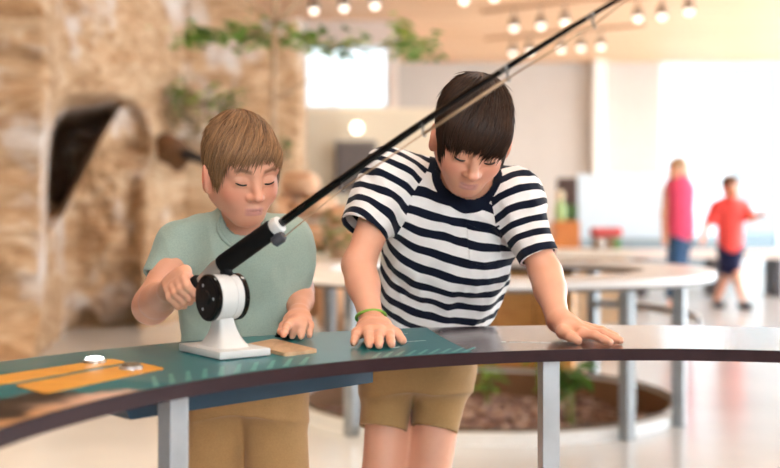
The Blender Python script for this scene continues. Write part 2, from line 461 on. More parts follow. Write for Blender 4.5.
def flat_hand(wrist, knuckles, tips, thumb, rw=.019, rf=.0078):
    """wrist, four knuckles, four fingertips, thumb (base, mid, tip); every finger its own chain, bent at the middle joint."""
    P = []; w = np.array(wrist)
    for kn in knuckles: P.append(cone(w+(np.array(kn)-w)*.12, kn, rw*.62, rf*1.22, .014))
    P.append(cone((knuckles[0]+w)/2, (knuckles[3]+w)/2, .0125, .0115, .014))
    P.append(cone(w, thumb[0], rw*.7, rf*1.35, .014))
    for i, (a, b) in enumerate(zip(knuckles, tips)):
        m = a+(b-a)*.48+np.array([0, 0, .0035]); e = a+(b-a)*.78+np.array([0, 0, .001])
        f = (.98, 1.0, .96, .86)[i]
        P += finger([a, m, e, b], rf*f*1.05, rf*f*.80)
    P += finger([thumb[0], thumb[1], thumb[2]], rf*1.25, rf*.92)
    return P
def cloth_fold(amp, freq, dirv, seed):
    d = unit(dirv)
    def f(P):
        q = P*freq; q = q-(q @ d)[:, None]*d*.72
        n1 = vnoise(q, seed); n2 = vnoise(q*2.1+5, seed+3)
        return amp*(.55*(1-2.6*np.abs(n1))+.35*(.6-1.8*np.abs(n2))+.10*vnoise(P*freq*2.7, seed+9))
    return f
def hemfade(f, hems, w=.03, floor=.12):
    def g(P):
        k = np.ones(len(P))
        for c, d, r in hems:
            q = P-np.array(c); t = np.abs(q @ np.array(d)); near = np.clip((r-np.linalg.norm(q, axis=1))/(.35*r), 0, 1)
            k = np.minimum(k, 1-(1-floor)*(1-np.clip(t/w, 0, 1))*near)
        return f(P)*k
    return g
def shoe(name, c, yaw, mat, sole, parent, s=1.0):
    m = Matrix.Translation(Vector([float(v) for v in c])) @ Matrix.Rotation(yaw, 4, 'Z')
    R = np.array(m.to_3x3()); g = lambda *p: np.array(c)+R @ (np.array(p)*s)
    P = [ell(g(0,.0,.035), np.array([.036,.055,.045])*s, R, .02), ell(g(0,-.085,.026), np.array([.040,.06,.03])*s, R, .03), cone(g(0,.02,.05), g(0,.02,.085), .036*s, .036*s, .02),
         (lambda Q: Q[:, 2]-10, .001, 's')]
    V, Q = surf(lambda p, x: np.maximum(combine(P[:3], p), .006-p[:, 2]), *bounds([g(0,-.15,0), g(0,.07,.13), g(.06,0,0), g(-.06,0,0)], .03), .006)
    o = link(name, npmesh(name, V, Q), mat, parent)
    b = MB(); ring = []
    for k in range(20):
        a = 2*math.pi*k/20; ring.append((.043*math.cos(a), -.045+.105*math.sin(a)))
    b.poly([g(x, y, .012) for x, y in ring], .012).done('sole', sole, o)
    return o

def sleeve(a, b, r1, r2, th=.006, ext=.06):
    """an open sleeve from shoulder a to hem b: capped outer cone, longer inner cone"""
    L_ = np.linalg.norm(b-a); d = (b-a)/L_; sl = (r2-r1)/L_
    return cone(a, b+d*.02, r1, r2+sl*.02, .03, cut=(b, d)), cone(a, b+d*ext, r1-th, r2-th+sl*ext, .03)
SKIN = rgb(226, 166, 136)
M_skin = skin_material('skin', SKIN)
def cloth(name, c, var=.07, rough=.9):
    t = NT(name); f = t.noise(t.coords(), 420, 2); g = t.noise(t.coords(), 14, 4)
    k = t.math('ADD', t.math('MULTIPLY', f, .5), t.math('MULTIPLY', g, .5))
    lo = tuple(x*(1-var*2) for x in c[:3])+(1,); hi = tuple(min(1, x*(1+var*2)) for x in c[:3])+(1,)
    b = t.bsdf(t.ramp(k, [(.3, lo), (.7, hi)]), rough, bump=f, bstr=.12, bdist=.001); b.inputs['Sheen Weight'].default_value = .15
    b.inputs['Specular IOR Level'].default_value = .2
    return t.m
M_green = cloth('sage_cotton', rgb(156, 174, 161))
M_khaki = cloth('khaki_twill', rgb(160, 124, 80)); M_khaki2 = cloth('tan_twill', rgb(172, 130, 84))
M_shoe = plain('shoe_canvas', rgb(70, 74, 82), .8); M_sole = plain('rubber_sole', rgb(225, 222, 215), .7)
M_lash = plain('lash_hair', rgb(30, 19, 14), .7)
M_bracelet = plain('bracelet_rubber', rgb(140, 178, 72), .6)

def striped_shirt():
    t = NT('navy_and_white_striped_cotton')
    pt, ps, mk, cl = (t.attr(n).outputs['Fac'] for n in ('ph_t', 'ph_s', 'mask', 'collar'))
    sel = t.math('GREATER_THAN', mk, 0.0)
    ph = t.math('ADD', t.math('MULTIPLY', pt, t.math('SUBTRACT', 1.0, sel)), t.math('MULTIPLY', ps, sel))
    fr = t.math('FRACT', ph); st = t.math('LESS_THAN', fr, 0.47); st = t.math('MAXIMUM', st, t.math('LESS_THAN', cl, 0.0))
    f = t.noise(t.coords(), 420, 2); g = t.noise(t.coords(), 40, 3)
    w = t.mix(g, rgb(226, 221, 217), rgb(246, 243, 240)); n = t.mix(g, rgb(4, 9, 24), rgb(14, 22, 42))
    b = t.bsdf(t.mix(st, w, n), .9, bump=f, bstr=.12, bdist=.001); b.inputs['Sheen Weight'].default_value = .1
    b.inputs['Specular IOR Level'].default_value = .2
    return t.m
M_stripe = striped_shirt()

def person(name, label, body_prims, lo, hi, h, L, s, brow, group=None):
    V, Q = sdf_mesh(body_prims, lo, hi, h)
    me = npmesh(name, V, Q); cattr(me, 'Col', head_color(V, L, s, SKIN, brow))
    o = link(name, me, M_skin); return tag(o, label, 'person', group)

# ---- the younger boy in the sage T-shirt, at the rod
R_ = rot_head(28, 21, -4); LA = Loc(W(240.8, 167.5, 1.93), R_); sA = .905
neck0 = W(241, 232, 2.02); neck1 = W(242.5, 188, 1.955)
shR, elR, wrR = W(183, 246.5, 2.01), W(151, 306, 1.93), W(169, 291, 1.775)
shL, elL, wrL = W(284, 243, 2.03), W(298, 291, 2.09), W(299, 314, 1.965)
P0, P1 = W(241, 392, 2.13), W(241, 222, 2.00); axA = P1-P0; fA = (.15, -1, 0)
secA = [(.055, 0,0,.112,.088), (.15, 0,0,.113,.090), (.22, 0,0,.114,.086), (.28, 0,0,.112,.080), (.32, 0,0,.092,.070), (.35, 0,0,.055,.05), (.37, 0,0,.03,.03)]
# the right hand closed around the rod's butt
BUTT, RODU = W(194.5, 285.0, 1.705), unit(W(277, 226, 1.645)-W(194.5, 285, 1.705))
G0 = W(183.5, 291.5, 1.712)
n1 = unit(np.array([-RODU[2], 0, RODU[0]])); n2 = unit(np.cross(n1, RODU)); n2 = n2 if n2[1] < 0 else -n2
fist = []
rb = .0185; kn = []
for i in range(4):
    c = G0+RODU*(i-1.2)*.0126; a0 = c-n2*.006+n1*(rb+.006)-RODU*.004
    pts = [a0]
    for ang in (58, 8, -48, -96):
        a = math.radians(ang); pts.append(c+(math.cos(a)*n2+math.sin(a)*n1)*(rb+.001))
    f = (.86, .96, 1.0, .97)[i]; fist += finger(pts, .0076*f, .0062*f); kn.append(a0)
for k_ in kn: fist.append(cone(wrR+(k_-wrR)*.15, k_, .0120, .0092, .012))
th0 = G0+RODU*.012-n2*.012+n1*.004
fist += [cone(wrR, th0, .012, .0105, .012)]+finger([th0, G0+RODU*.030-n2*.017-n1*.004, G0+RODU*.036-n2*.004-n1*.016], .0082, .0068)
knA = [Wz(289, 324.5, .777), Wz(296, 323.5, .779), Wz(303, 324, .777), Wz(309, 325.5, .772)]
tpA = [Wz(283.5, 334.5, .770), Wz(292, 336, .7575), Wz(301, 336.5, .7575), Wz(309.5, 335.5, .757)]
thA = [Wz(290, 321, .778), Wz(283.5, 326, .772), Wz(280.5, 331.5, .768)]
handA = flat_hand(wrL, knA, tpA, thA, rw=.0175, rf=.0072)
def leg(hip, knee, foot, r0, r1, r2):
    an = np.array([foot[0], foot[1]+.02, .075])
    return [cone(hip, knee, r0, r1, .03), cone(knee, (np.array(knee)*.62+an*.38)+np.array([0, .012, 0]), r1*.98, r1*1.0, .03), cone((np.array(knee)*.62+an*.38)+np.array([0, .012, 0]), an, r1*1.0, r2, .03),
            ell((an[0], an[1]-.05, .035), (.028, .075, .025), None, .03)]
ftA = [np.array([W(217, 400, 2.14)[0]-.01, 2.17, 0]), np.array([W(275, 400, 2.14)[0]+.01, 2.17, 0])]
hipA = [W(217, 392, 2.14), W(272, 392, 2.14)]; kneeA = [np.array([ftA[0][0], 2.13, .335]), np.array([ftA[1][0], 2.13, .335])]
bodyA = [loft(P0, axA, fA, [(.025, 0,-.004,.100,.076)]+secA, .02, grow=-.016), cone(neck0, neck1, .039, .036, .02), ell(W(241, 372, 2.13), (.088, .066, .055), None, .03)]
bodyA += [cone(neck0, shR, .030, .034, .03), cone(neck0, shL, .030, .034, .03)]
bodyA += [cone(shR, elR, .036, .0295, .02), cone(elR, elR*.6+wrR*.4, .0295, .0275, .02), cone(elR*.6+wrR*.4, wrR, .0275, .0185, .02)]
bodyA += [cone(shL, elL, .034, .0275, .02), cone(elL, elL*.6+wrL*.4, .0275, .026, .02), cone(elL*.6+wrL*.4, wrL, .026, .018, .02)]
bodyA += leg(hipA[0], kneeA[0], ftA[0], .046, .042, .026)+leg(hipA[1], kneeA[1], ftA[1], .046, .042, .026)
bodyA += head_prims(LA, sA, 1.0, .0705)+fist+handA
lo, hi = bounds([LA.o, ftA[0], ftA[1], elR, shL, G0, elL, tpA[1]], .13); lo[2] = -.01
boyA = person('person', 'person in a sage green T-shirt gripping the fishing rod handle and looking down', bodyA, lo, hi, .0022, LA, sA, rgb(120, 84, 56))
# T-shirt
slA = [(shR, W(159.5, 280, 1.975), .044, .034), (shL, W(294, 284.5, 2.055), .045, .034)]
outA = [loft(P0, axA, fA, secA, .02), cone(neck0-np.array([0,0,.0]), shR, .040, .043, .03), cone(neck0, shL, .040, .043, .03)]
innA = [loft(P0, axA, fA, [(.0,)+secA[0][1:]]+secA, .02, grow=-.008), cone(neck0, shR, .034, .037, .03), cone(neck0, shL, .034, .037, .03)]
for a, b, r1, r2 in slA:
    x_, y_ = sleeve(a, b, r1, r2); outA.append(x_); innA.append(y_)
nh = (cone(W(243, 213, 1.957), W(243.5, 180, 1.915), .044, .052, .006, 's')); outA.append(nh)
foldA = hemfade(cloth_fold(.016, 10, (-.35, .1, 1), 3), [(b, unit(b-a), .09) for a, b, _, _ in slA]+[(W(243, 213, 1.957), unit(W(243.5, 180, 1.915)-W(243, 213, 1.957)), .09)])
lo, hi = bounds([shR, shL, P0, P1, slA[0][1], slA[1][1]], .11)
V, Q = shell_mesh(outA, innA, lo, hi, .0028, foldA)
me = npmesh('t_shirt', V, Q); shirtA = link('t_shirt', me, M_green, boyA); shirtA['label'] = 'sage green T-shirt'
# collar rib of the T-shirt follows the neckline
def collar(nh_f, shirt_f, center, axis, r, n, mat, parent, rad=.0042, disp=None):
    ax = unit(axis); u = unit(np.cross(ax, [1, 0, 0])); v = np.cross(ax, u); ring = []
    for k in range(n):
        a = 2*math.pi*k/n; dirv = math.cos(a)*u+math.sin(a)*v
        t = np.linspace(-.09, .07, 161); 
        pts = center+dirv*r+t[:, None]*ax
        d = combine(shirt_f, pts)-(disp(pts) if disp else 0); i = np.where(d < 0)[0]
        ring.append(pts[i[-1]] if len(i) else pts[80])
    ring = np.array(ring)
    for _ in range(3): ring = (np.roll(ring, 1, 0)+2*ring+np.roll(ring, -1, 0))/4
    m = MB(); m.tube(list(ring)+[ring[0], ring[1]], rad, 8, cap=False); return m.done('collar', mat, parent, smooth=True)
collar(None, outA[:-1], W(243, 208, 1.950), unit(W(243.5, 180, 1.915)-W(243, 213, 1.957)), .0445, 60, M_green, shirtA, .0042, foldA)
# shorts
def shorts(name, legs, base, rx, ry, ztop, mat, parent, seed, amp=.004):
    """hip loft plus two open legs, hems cut flat across each leg"""
    hh = ztop-base[2]; secs = [(-.03, 0,0,rx*.90,ry*.90), (hh*.3, 0,0,rx,ry), (hh+.02, 0,0,rx*.95,ry*.97)]
    out, inn = [], []
    for a, b, r1, r2 in legs:
        d = unit(b-a); sl = (r2-r1)/np.linalg.norm(b-a); out.append(cone(a, b+d*.04, r1, r2+sl*.04, .008)); inn.append(cone(a, b+d*.08, r1-.007, r2-.007+sl*.08, .006))
    out.append(loft(base, (0,0,1), (0,-1,0), secs, .05, ends=(True, False))); inn.append(loft(base, (0,0,1), (0,-1,0), [(.0,)+secs[0][1:]]+secs[1:], .03, grow=-.007, ends=(True, False)))
    mid = (legs[0][1][0]+legs[1][1][0])/2
    fo = cloth_fold(amp*1.5, 9, (.25, .1, 1), seed)
    def fld(P, ctx):
        dp = fo(P); f = np.maximum(combine(ctx[0], P)-dp, -(combine(ctx[1], P)-dp))
        for k, (a, b, r1, r2) in enumerate(legs):
            side = (P[:, 0] < mid) == (k == 0)
            f = np.where(side, np.maximum(f, (P-b) @ unit(b-a)), f)
        return np.maximum(f, P[:, 2]-ztop)
    lo, hi = bounds([base, base+np.array([0, 0, .2])]+[x for l in legs for x in l[:2]], .14)
    V, Q = surf(fld, lo, hi, .0034, lambda c, R: (out, inn) if c is None else (culled(out, c, R), culled(inn, c, R)))
    return link(name, npmesh(name, V, Q), mat, parent)
shA = shorts('shorts', [(hipA[0]+np.array([0,0,.02]), np.array([ftA[0][0]-.004, 2.12, .345]), .060, .062), (hipA[1]+np.array([0,0,.02]), np.array([ftA[1][0]+.004, 2.12, .345]), .060, .062)], np.array([W(244, 392, 2.135)[0], 2.13, .615]), .114, .094, .70, M_khaki2, boyA, 5)
for k in (0, 1): shoe('shoe', ftA[k], 0, M_shoe, M_sole, boyA, .9)
hairA = hair_material('light_brown_hair', rgb(66, 43, 26), rgb(166, 124, 86))
def zA(a):
    b = abs(a)
    return float(np.interp(b, [0, 28, 42, 54, 64, 72, 77, 104, 116, 180], [.043, .041, .033, .006, -.010, -.013, -.002, .004, -.035, -.062]))+(.004*math.sin(a*.12+.6)+.003*math.sin(a*.37) if b < 50 else 0)
hair(LA, sA, hairA, boyA, zA, (.0015, .008, .004), n=8000, sweep=-.6, seed=3, rad=.0008, wild=.7, ragged=.014, skin=head_prims(LA, sA, 1.0, .0705)[:20])
lash_mesh(LA, sA, 'eyelashes', M_lash, boyA)

# ---- the older boy in the striped T-shirt, leaning on the table
R_ = rot_head(7, 37, 7); LB = Loc(W(472, 133.5, 1.945), R_); sB = .94
neckB0, neckB1 = W(465, 190, 2.09), W(473, 146, 1.985)
sjL, ejL, wjL = W(391, 181, 2.07), W(358.5, 265, 1.99), W(372, 321.5, 1.915)
sjR, ejR, wjR = W(514, 198, 2.05), W(546, 274, 1.99), W(558, 320, 1.90)
B0, B1 = W(418, 385, 2.30), W(465, 172, 2.06); axB = B1-B0; fB = (.05, -1, -.3)
secB = [(.142, 0,0,.101,.096), (.17, 0,.0,.102,.098), (.24, 0,.004,.116,.102), (.335, 0,.004,.124,.098), (.42, 0,0,.126,.088), (.465, 0,0,.112,.075), (.50, 0,0,.07,.055), (.52, 0,0,.035,.035)]
kB1 = [Wz(357.5, 333.0, .770), Wz(368, 331.0, .774), Wz(378.5, 330.5, .775), Wz(388.5, 330.5, .773)]
tB1 = [Wz(353.5, 343.2, .757), Wz(369, 345.3, .757), Wz(379, 345.5, .757), Wz(391.5, 344.5, .757)]
tpB1 = [kB1[3]*.45+wjL*.55+np.array([.008, 0, 0]), Wz(396.5, 333.5, .768), Wz(402.5, 340.5, .7575)]
kB2 = [Wz(582, 333.5, .767), Wz(587, 331.0, .769), Wz(588, 328.8, .768), Wz(584, 327.2, .765)]
tB2 = [Wz(610, 342.2, .757), Wz(620, 340.5, .757), Wz(616.5, 336.5, .757), Wz(606, 333.0, .757)]
tpB2 = [Wz(563, 332.0, .768), Wz(570.5, 336.5, .763), Wz(578, 340.6, .7575)]
handB1 = flat_hand(wjL, kB1[::-1], tB1[::-1], tpB1, rw=.021, rf=.0080)
handB2 = flat_hand(wjR, kB2, tB2, tpB2, rw=.021, rf=.0080)
hipB = [W(390, 372, 2.30), W(445, 372, 2.30)]; kneeB = [W(382, 488, 2.25), W(427, 489, 2.25)]
ftB = [np.array([kneeB[0][0]-.005, 2.31, 0]), np.array([kneeB[1][0]+.005, 2.31, 0])]
bodyB = [loft(B0, axB, fB, [(.05, 0,-.010,.098,.078), (.08, 0,-.006,.098,.082), (.115, 0,-.0,.10,.088)]+secB, .02, grow=-.030), cone(neckB0, neckB1, .047, .042, .02), ell(W(418, 362, 2.30), (.088, .066, .055), None, .03)]
bodyB += [cone(neckB0, sjL, .032, .036, .03), cone(neckB0, sjR, .032, .036, .03)]
bodyB += [cone(sjL, ejL, .037, .0275, .02), cone(ejL, ejL*.66+wjL*.34, .0275, .0275, .02), cone(ejL*.66+wjL*.34, wjL, .0275, .0205, .02)]
bodyB += [cone(sjR, ejR, .035, .0270, .02), cone(ejR, ejR*.66+wjR*.34, .0270, .0260, .02), cone(ejR*.66+wjR*.34, wjR, .0260, .0205, .02)]
bodyB += leg(hipB[0], kneeB[0], ftB[0], .047, .0435, .030)+leg(hipB[1], kneeB[1], ftB[1], .047, .0425, .030)
bodyB += head_prims(LB, sB, 1.0, .0715)+handB1+handB2
lo, hi = bounds([LB.o, ftB[0], ftB[1], ejL, sjR, tB1[0], tB2[1], tB2[0]], .13); lo[2] = -.01
boyB = person('person', 'person in a navy and white striped T-shirt leaning both hands on the table', bodyB, lo, hi, .0023, LB, sB, rgb(58, 38, 28))
slB = [(sjL, W(363.5, 229, 2.02), .054, .046), (sjR, sjR+(ejR-sjR)*.79, .050, .0385)]
loB = loft(B0, axB, fB, secB, .02)
outB = [loB, cone(neckB0, sjL, .042, .050, .035), cone(neckB0, sjR, .042, .047, .035)]
innB = [loft(B0, axB, fB, [(.05,)+secB[0][1:]]+secB, .02, grow=-.006), cone(neckB0, sjL, .036, .044, .035), cone(neckB0, sjR, .036, .041, .035)]
slv = []
for a, b, r1, r2 in slB:
    d = unit(b-a); x_, y_ = sleeve(a, b, r1, r2); outB.append(x_); innB.append(y_); slv.append((a, d, cone(a, b+d*.05, r1, r2)))
nhB = (W(467.5, 171, 2.02), W(474, 138, 1.945))
outB.append(cone(nhB[0], nhB[1], .052, .060, .006, 's'))
fB1, fB2 = cloth_fold(.011, 9, (.45, 0, 1), 21), cloth_fold(.006, 22, (-.5, .2, 1), 33)
foldB = hemfade(lambda P: fB1(P)+fB2(P), [(b, unit(b-a), .11) for a, b, _, _ in slB]+[(nhB[0], unit(nhB[1]-nhB[0]), .10), (B0+unit(axB)*.142, unit(axB), .2)], .05)
lo, hi = bounds([sjL, sjR, B0, B1, slB[0][1], slB[1][1]], .12)
V, Q = shell_mesh(outB, innB, lo, hi, .0028, foldB)
me = npmesh('t_shirt', V, Q)
f0 = loB[0]; q = V-f0.O; s = q @ f0.ax; x = q @ f0.lx
PER = .0335
wob = .017*fbm(V*8, 3, 5)
fattr(me, 'ph_t', (s-.10*x-.8*x*x+wob)/PER+.15)
dt = f0(V); d1, d2 = slv[0][2][0](V), slv[1][2][0](V); first = d1 < d2
fattr(me, 'ph_s', np.where(first, (V-slv[0][0]) @ slv[0][1], (V-slv[1][0]) @ slv[1][1])/(PER*.86)+.25+wob/PER)
fattr(me, 'mask', (dt-np.minimum(d1, d2))-.004)
ca = unit(nhB[1]-nhB[0]); qq = V-nhB[0]; rad = np.linalg.norm(qq-(qq @ ca)[:, None]*ca, axis=1)
fattr(me, 'collar', np.where((qq @ ca) > -.06, rad-.0655, 1.0))
shirtB = link('t_shirt', me, M_stripe, boyB); shirtB['label'] = 'navy and white striped T-shirt'
# chest pocket: a slightly raised patch of the same cloth
pc = W(486, 243, 1.99)
def pk(P, ctx):
    d = combine(ctx, P)-foldB(P); q = P-pc
    side = np.maximum(np.abs(q[:, 0]+.1*q[:, 2])-.031, np.abs(q[:, 2]+.012*np.cos(q[:, 0]*50)-.002)-.034)
    return np.maximum(np.maximum(d-.0035, -(d+.004)), side)
V2, Q2 = surf(pk, pc-np.array([.05, .14, .06]), pc+np.array([.05, .10, .06]), .002, lambda c, R: outB if c is None else culled(outB, c, R))
if len(V2):
    me = npmesh('pocket', V2, Q2); q = V2-f0.O; s2 = q @ f0.ax; x2 = q @ f0.lx
    fattr(me, 'ph_t', (s2-.10*x2-.8*x2*x2+.017*fbm(V2*8, 3, 5))/PER+.15); fattr(me, 'ph_s', s2*0); fattr(me, 'mask', s2*0-1)
    qp = V2-pc; fattr(me, 'collar', .036-.012*np.cos(qp[:, 0]*50)-.0045-qp[:, 2])
    link('pocket', me, M_stripe, shirtB)
shB = shorts('shorts', [(hipB[0], W(382.5, 429, 2.26), .060, .0505), (hipB[1], W(435.5, 430, 2.26), .060, .0505)], np.array([W(417, 372, 2.30)[0], 2.285, .635]), .116, .100, .735, M_khaki, boyB, 8, .004)
for k in (0, 1): shoe('shoe', ftB[k], 0, M_shoe, M_sole, boyB, 1.0)
hairB = hair_material('dark_brown_hair', rgb(12, 8, 5), rgb(70, 46, 32))
def zB(a):
    b = abs(a)
    return float(np.interp(b, [0, 28, 44, 54, 62, 74, 79, 104, 116, 180], [.030, .028, .018, .002, -.010, -.018, .002, .010, -.035, -.062]))+(.005*math.sin(a*.13+2.2)+.004*math.sin(a*.31) if b < 56 else 0)
hair(LB, sB, hairB, boyB, zB, (.0025, .012, .006), crown=(.03, .5, .87), n=8000, sweep=-.3, seed=9, length=(.4, .85), rad=.00085, ragged=.022, wild=.8, skin=head_prims(LB, sB, 1.0, .0715)[:20])
lash_mesh(LB, sB, 'eyelashes', M_lash, boyB)
# wristband
ba = unit(wjL-ejL); bc = wjL-ba*.010; u = unit(np.cross(ba, [0, 1, 0])); v = np.cross(ba, u); ring = []
for k in range(37):
    a = 2*math.pi*k/36; ring.append(bc+(.0258*math.cos(a))*u+(.0258*math.sin(a))*v+ba*.004*math.sin(a+1))
m = MB(); m.tube(ring, .0028, 8, cap=False); br = m.done('wristband', M_bracelet, boyB, smooth=True); br['label'] = 'light green wristband'
# ------------------------------------------------------------------ the front table
TC = (.41, .92); RI, RO = .825, 1.19
M_top = NT('brown_laminate'); f_ = M_top.noise(M_top.coords((1,1,1)), 30, 5)
M_top.bsdf(M_top.ramp(f_, [(.3, rgb(66, 44, 44)), (.7, rgb(84, 58, 56))]), .2, Coat_Weight=1.0, Coat_Roughness=.17); M_top = M_top.m
M_edge = plain('brown_table_edge', rgb(46, 24, 26), .6, nscale=40, Specular_IOR_Level=.2)
M_teal = plain('teal_print', rgb(0, 101, 108), .32, nscale=5, var=.05, Coat_Weight=.22, Coat_Roughness=.2, Specular_IOR_Level=.3)
M_tealL = plain('pale_teal_print', rgb(64, 146, 140), .3, nscale=9)
def wood(name, a, b, scale=(6, 60, 6), rough=.4, dist=1.5):
    t = NT(name); f = t.noise(t.coords(scale), 1.0, 6, .6, dist)
    t.bsdf(t.ramp(f, [(.25, a), (.5, tuple((x+y)/2 for x, y in zip(a, b))), (.75, b)]), rough, bump=f, bstr=.04); return t.m
M_strip = wood('orange_wood_print', rgb(206, 130, 20), rgb(240, 172, 52), (10, 60, 10), .35)
M_plaque = wood('pale_wood_plaque', rgb(176, 136, 98), rgb(216, 178, 138), (40, 9, 10), .5)
M_steel = plain('grey_painted_steel', rgb(176, 176, 176), .4, .3)
M_steelB = plain('brushed_steel', rgb(190, 194, 198), .35, .6)
M_boxc = plain('dark_blue_lacquer', rgb(18, 52, 70), .35)
M_white = plain('white_plastic', rgb(212, 209, 205), .4, var=.02)
M_black = plain('black_rubber', rgb(5, 5, 6), .6, Specular_IOR_Level=.2); M_blackg = plain('glossy_black', rgb(4, 4, 5), .22, Specular_IOR_Level=.35)
M_silver = plain('silver_metal', rgb(200, 196, 190), .3, .8)
table = thing('exhibit_table', 'curved brown exhibit table with teal and orange printed top, nearest the camera', 'table', (TC[0], TC[1], 0))
m = MB(); m.arc(TC, RI, RO, TZ-.0185, TZ, 8, 205, 160); m.done('tabletop', M_top, table)
m = MB(); m.arc(TC, RI-.0025, RI, TZ-.0190, TZ-.0004, 8, 205, 160); o = m.done('edge_band', M_edge, table)
def pol(r, a, z=TZ): return np.array([TC[0]+r*math.cos(math.radians(a)), TC[1]+r*math.sin(math.radians(a)), z])
def pgrid(name, r0, r1, a0, a1, z, nr, na, mat, parent, colf=None):        # polar sheet; a0, a1 may depend on the fraction across
    V, Q = [], []
    for j in range(nr+1):
        u = j/nr
        for i in range(na+1):
            V.append(pol(r0+(r1-r0)*u, a0(u)+(a1(u)-a0(u))*i/na, z))
    for j in range(nr):
        for i in range(na): k = j*(na+1)+i; Q.append((k, k+1, k+na+2, k+na+1))
    V = np.array(V); me = npmesh(name, V, np.array(Q)[:, ::-1])
    if colf is not None: cattr(me, 'Col', colf(V))
    me.flip_normals() if me.polygons[0].normal.z < 0 else None
    return link(name, me, mat, parent)
pgrid('teal_graphic', RI+.001, RO-.001, lambda u: 109.8-3.2*u, lambda u: 205, TZ+.0004, 12, 120, M_teal, table)
def photo_col(V):
    rel = V[:, :2]-np.array(TC); r = np.linalg.norm(rel, axis=1); a = np.degrees(np.arctan2(rel[:, 1], rel[:, 0])); a = np.where(a < 0, a+360, a)
    n = fbm(V*np.array([26, 26, 1]), 4, 4); n2 = fbm(V*np.array([60, 60, 1]), 3, 8)
    teal, dark, sand, pale = (np.array(rgb(*c)[:3]) for c in ((0, 101, 108), (30, 18, 14), (190, 140, 96), (206, 170, 150)))
    inner = np.clip((.862-r+.035*n-.001*(a-160))/.02, 0, 1)
    C = dark+(sand-dark)*inner[:, None]
    C = C+(pale-C)*(np.clip((.885-r+.03*n)/.04, 0, 1)*np.clip((162-a)/8, 0, 1))[:, None]
    speck = np.clip((n2+.15)/.12, 0, 1)*np.clip(1-np.abs(r-.90)/.05, 0, 1)*np.clip((158-a)/6, 0, 1)
    C = C+(dark-C)*(speck*.8)[:, None]
    t = np.clip((152.0+8*(r-.83)/.2-a+5*n)/.8, 0, 1)
    return C+(teal-C)*t[:, None]
t_ = NT('printed_photograph'); t_.bsdf(t_.attr('Col').outputs['Color'], .42, bump=t_.noise(t_.coords(), 200, 2), bstr=.01, Specular_IOR_Level=.2)
pgrid('landscape_print', RI+.0012, RO-.0012, lambda u: 146.0+4*u, lambda u: 204.9, TZ+.0008, 120, 420, t_.m, table, photo_col)
def strip(pts, mat, z=TZ+.0016, r=.012):
    m = MB(); m.poly([(p[0], p[1], z) for p in rounded([T(*q) for q in pts], r)], .0008); return m.done('wood_inlay', mat, table)
strip([(-90, 402), (-90, 389.5), (111, 359.6), (127, 362.8)], M_strip)
strip([(14, 386.3), (139, 363.4), (166, 369.4), (45, 394.6)], M_strip)
# two push buttons
def button(px, py, glow):
    c = T(px, py, TZ+.001); m = MB(); m.lathe(c, (0,0,1), [(0, .0165), (.004, .0165), (.005, .0150)], 32); b = m.done('push_button', M_silver if glow else M_steelB, table, auto=40)
    m = MB(); m.lathe(c+np.array([0,0,.0045]), (0,0,1), [(0, .0138), (.003, .0128), (.0045, .008), (.0048, .001)], 28)
    m.done('button_cap', emit('lit_button', (1, .98, .95, 1), 3.0) if glow else plain('dark_button', rgb(120, 104, 84), .3, .5), b, smooth=True)
    b['label'] = 'glowing white push button' if glow else 'unlit grey push button'
button(94.5, 362.6, True); button(131, 369, False)
# pale diagonal hatch printed along the front edge, and faint lines of small print
def hatch(a_list, r0, r1, skew, w, mat, name):
    m = MB()
    for a in a_list: m.poly([pol(r0, a, TZ+.0010), pol(r0, a+w, TZ+.0010), pol(r1, a+w*.6+skew, TZ+.0010), pol(r1, a+skew, TZ+.0010)], .0004)
    return m.done(name, mat, table)
hatch([130+1.95*k for k in range(10)], .830, .895, -3.6, .75, M_tealL, 'hatch_print')
hatch([110.5+1.35*k for k in range(9)], .830, .88, -2.6, .6, M_tealL, 'hatch_print')
M_ink = plain('white_print', rgb(214, 222, 220), .4)
def print_line(x0, y0, x1, y1, n, seed, h=.0022):
    r = random.Random(seed); A, B = T(x0, y0, TZ+.0008), T(x1, y1, TZ+.0008); m = MB(); t = 0
    dv = B-A; u = unit(dv); nn = np.array([-u[1], u[0], 0])
    while t < .99:
        w = r.uniform(.012, .05)
        if r.random() < .82:
            a, b = A+dv*t, A+dv*min(1, t+w); hh = h*r.uniform(.5, 1.1); m.poly([a-nn*hh, b-nn*hh, b+nn*hh, a+nn*hh], .0003)
        t += w+r.uniform(.006, .02)
    return m.done('small_print', M_ink, table)
print_line(394, 347.8, 399, 346.6, 3, 3); print_line(404.5, 341.5, 429, 340.2, 8, 1); print_line(404, 333.3, 408, 333.2, 3, 4)
print_line(497, 341.6, 550, 342.2, 16, 2, .0026)
# legs, each an upright with a foot plate
def tleg(x, y, rz, w, dpt):
    m = MB(); m.box((x, y, (TZ-.019)/2), (w, dpt, TZ-.019), rz, bevel=.002); l = m.done('leg', M_steel, table)
    m = MB(); m.box((x, y, .005), (.11, .11, .01), rz, bevel=.003); m.done('foot_plate', M_steel, l)
p = W(548.5, 360, 1.80); tleg(p[0], p[1], math.radians(2), .0285, .05)
p = W(173, 400, 1.47); tleg(p[0], p[1], math.radians(40), .028, .036)
p = pol(1.0, 30); tleg(p[0], p[1], .5, .0285, .05)
p = pol(1.0, 192); tleg(p[0], p[1], .2, .0285, .05)
